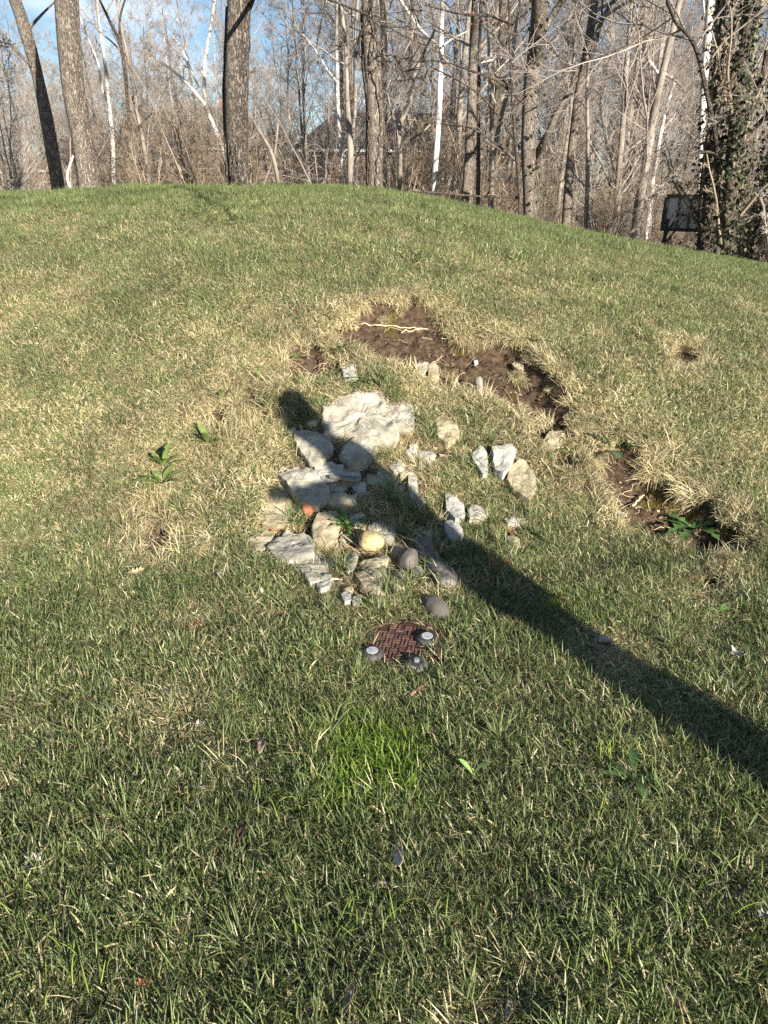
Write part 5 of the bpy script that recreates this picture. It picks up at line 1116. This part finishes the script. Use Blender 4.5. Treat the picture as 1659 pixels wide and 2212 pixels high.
house('grey_house', 'grey sided house glimpsed left of the vine-wound trunk', 200, 82, 15, 9, 5.2, 4.0, M['wallg'], [(-5, 1.5, 1.3, 1.4), (-2, 4.0, 1.6, 1.4), (4, 1.5, 1.3, 1.4), (5, 4.0, 1.2, 1.4)], R(5), .4)

# ------------------------------------------------------------------ people standing beside the camera (their shadows fall across the slope)
M['skin'] = noise_mat('skin', (.50, .32, .24), (.56, .37, .28), 6, .6, .1)
M['coat'] = noise_mat('navy_jacket', (.03, .04, .07), (.05, .06, .10), 30, .9, .4)
M['jean'] = noise_mat('blue_jeans', (.07, .09, .14), (.11, .14, .20), 60, .9, .3)
M['hair'] = noise_mat('brown_hair', (.05, .03, .02), (.10, .065, .04), 40, .7, .5, stretch=(1, 1, .2))
M['shoe'] = noise_mat('grey_shoe', (.08, .08, .08), (.14, .13, .12), 20, .7, .2)
def skin_mesh(name, J, E, m, parent, sub=2, root=0):
    """J: list of (x,y,z,rx[,ry]); one continuous surface grown round the joints."""
    me = bpy.data.meshes.new(name); me.from_pydata([j[:3] for j in J], E, []); o = bpy.data.objects.new(name, me); COL.objects.link(o)
    o.modifiers.new('skin', 'SKIN'); sv = me.skin_vertices[0].data
    for i, j in enumerate(J): sv[i].radius = (j[3], j[4] if len(j) > 4 else j[3]); sv[i].use_root = (i == root)
    s_ = o.modifiers.new('sub', 'SUBSURF'); s_.levels = sub; s_.render_levels = sub
    dg = bpy.context.evaluated_depsgraph_get(); me2 = bpy.data.meshes.new_from_object(o.evaluated_get(dg)); o.modifiers.clear(); o.data = me2; me2.name = name
    me2.materials.clear(); me2.materials.append(m); me2.polygons.foreach_set('use_smooth', np.ones(len(me2.polygons), bool)); o.parent = parent; return o
def person(x, y, yaw, label, Hs=1.0, armR=None, armL=None, lean=0.0, group=None):
    """faces its own -Y; arms given as elbow and wrist positions."""
    root = empty('person', (x, y, gz(x, y) if y > .3 else float(base_z(x, y))), yaw); root.scale = (Hs,) * 3; tag(root, label, 'person', group)
    eR, wR = armR; eL, wL = armL
    J = [(0, 0, .96, .13, .10), (0, -.01, 1.12, .125, .09), (0, -.01 - lean * .3, 1.30, .15, .10), (0, -lean * .5, 1.44, .09, .075), (0, -.02 - lean * .8, 1.52, .055), (0, -.035 - lean, 1.60, .072, .085), (0, -.03 - lean, 1.69, .077, .092), (0, -.025 - lean, 1.755, .045, .06)]
    E = [(i, i + 1) for i in range(7)]
    def limb(a, pts_):
        for p in pts_: J.append(p); E.append((a, len(J) - 1)); a = len(J) - 1
        return a
    for s_ in (-1, 1): limb(0, [(s_ * .09, 0, .88, .095), (s_ * .10, -.01 + s_ * .05, .50, .058), (s_ * .105, .03 + s_ * .10, .10, .040), (s_ * .115, -.12 + s_ * .10, .035, .036, .03)])
    hands = []
    for s_, e, w in ((-1, eR, wR), (1, eL, wL)):
        sh = (s_ * .18, -lean * .5, 1.40, .06); e_ = np.array(e); w_ = np.array(w); a = limb(3, [sh, (*e, .043), (*w, .027)])
        d = (w_ - e_) / np.linalg.norm(w_ - e_); sd = np.cross(d, [0, 1, .1]); sd /= np.linalg.norm(sd) + 1e-6; pl = w_ + d * .06
        a = limb(a, [(*pl, .036, .016)]); hands.append((a, pl, d, sd, s_))
    body = skin_mesh('body', J, E, M['skin'], root)
    for a, pl, d, sd, s_ in hands:                               # five fingers rooted in the palm
        nn = np.cross(d, sd)
        for k, (off, ln) in enumerate([(-.027, .068), (-.009, .077), (.009, .072), (.026, .058)]):
            b = pl + sd * off; P = [b, b + d * (.03 + ln * .3), b + d * (.03 + ln * .65) + nn * .012, b + d * (.03 + ln * .85) + nn * .03]
            skin_mesh('finger', [(*P[0], .009), (*P[1], .0085), (*P[2], .008), (*P[3], .0065)], [(0, 1), (1, 2), (2, 3)], M['skin'], body, 1)
        b = pl - d * .02 - sd * .03; skin_mesh('thumb', [(*b, .012), (*(b - sd * .03 + d * .02), .010), (*(b - sd * .04 + d * .05 + nn * .01), .008)], [(0, 1), (1, 2)], M['skin'], body, 1)
    Jc = [(0, 0, .90, .165, .145), (0, -.01, 1.12, .165, .145), (0, -.01 - lean * .3, 1.30, .18, .15), (0, -lean * .5, 1.43, .115, .11), (0, -.02 - lean * .7, 1.49, .068)]; Ec = [(0, 1), (1, 2), (2, 3), (3, 4)]
    for s_, e, w in ((-1, eR, wR), (1, eL, wL)):
        Jc += [(s_ * .185, -lean * .5, 1.40, .078), (*e, .06), (*(np.array(e) + (np.array(w) - np.array(e)) * .9), .043)]; n = len(Jc); Ec += [(3, n - 3), (n - 3, n - 2), (n - 2, n - 1)]
    skin_mesh('jacket', Jc, Ec, M['coat'], root)
    Jt = [(0, 0, .97, .14, .115)]; Et = []
    for s_ in (-1, 1): Jt += [(s_ * .09, 0, .86, .108), (s_ * .10, -.01 + s_ * .05, .50, .075), (s_ * .105, .03 + s_ * .10, .09, .062)]; n = len(Jt); Et += [(0, n - 3), (n - 3, n - 2), (n - 2, n - 1)]
    skin_mesh('trousers', Jt, Et, M['jean'], root)
    for s_ in (-1, 1): skin_mesh('shoe', [(s_ * .105, .06 + s_ * .10, .05, .045), (s_ * .11, -.04 + s_ * .10, .05, .048, .04), (s_ * .12, -.15 + s_ * .10, .035, .042, .028)], [(0, 1), (1, 2)], M['shoe'], root)
    skin_mesh('hair', [(0, .06 - lean, 1.53, .10, .07), (0, .015 - lean, 1.63, .10, .09), (0, .0 - lean, 1.73, .108, .108), (0, -.02 - lean, 1.79, .07, .075)], [(0, 1), (1, 2), (2, 3)], M['hair'], root)
    for s_ in (-1, 1):
        skin_mesh('ear', [(s_ * .076, -.03 - lean, 1.66, .012, .018), (s_ * .082, -.02 - lean, 1.685, .01, .016)], [(0, 1)], M['skin'], body, 1)
        mb = MB(); mb.lathe([(.001, .011), (.008, .008), (.011, 0), (.008, -.008), (.001, -.011)], 12, (s_ * .03, -.118 - lean, 1.675)); mb.build('eye', M['trim'], body)
    skin_mesh('nose', [(0, -.118 - lean, 1.675, .008), (0, -.138 - lean, 1.64, .012)], [(0, 1)], M['skin'], body, 1)
    skin_mesh('mouth', [(-.022, -.115 - lean, 1.605, .005), (.022, -.115 - lean, 1.605, .005)], [(0, 1)], M['brick'], body, 1)
    return root, wR, wL
def phone_at(root, p, rot, label):
    mb = MB(); mb.box((0, 0, 0), (.075, .009, .15)); o = mb.build('phone', M['frame']); w = Matrix.Translation(root.location) @ Matrix.Rotation(root.rotation_euler.z, 4, 'Z')
    o.location = w @ Vector(p); o.rotation_euler = (rot[0], rot[1], root.rotation_euler.z + rot[2]); tag(o, label, 'phone')
# the one whose whole shadow crosses the stones
#@@PERSON
PX, PYY, PYAW = 2.02, .24, R(-62)
pr_, _, _ = person(PX, PYY, PYAW, 'person to the right of the photographer whose shadow crosses the stones, holding a phone', 1.09, armR=((-.20, -.16, 1.20), (-.02, -.36, 1.28)), armL=((.22, -.14, 1.19), (.06, -.36, 1.26)), lean=.15)
phone_at(pr_, (.02, -.43, 1.38), (R(-20), 0, 0), 'black phone held by the person on the right')

# the photographer, whose hip and elbow shade the left border
pg_, _, _ = person(-.17, -.52, math.pi, 'photographer just behind the camera whose shadow touches the left border', 1.0, armR=((-.33, .02, 1.08), (-.27, -.14, .92)), armL=((.20, -.20, 1.20), (-.10, -.40, 1.47)), lean=.04)
mb = MB(); mb.box((0, 0, 0), (.15, .009, .074)); ph = mb.build('phone', M['frame']); ph.location = (.01, -.045, 1.555); ph.rotation_euler = (-PITCH, 0, 0); tag(ph, 'black phone held up by the photographer', 'phone')
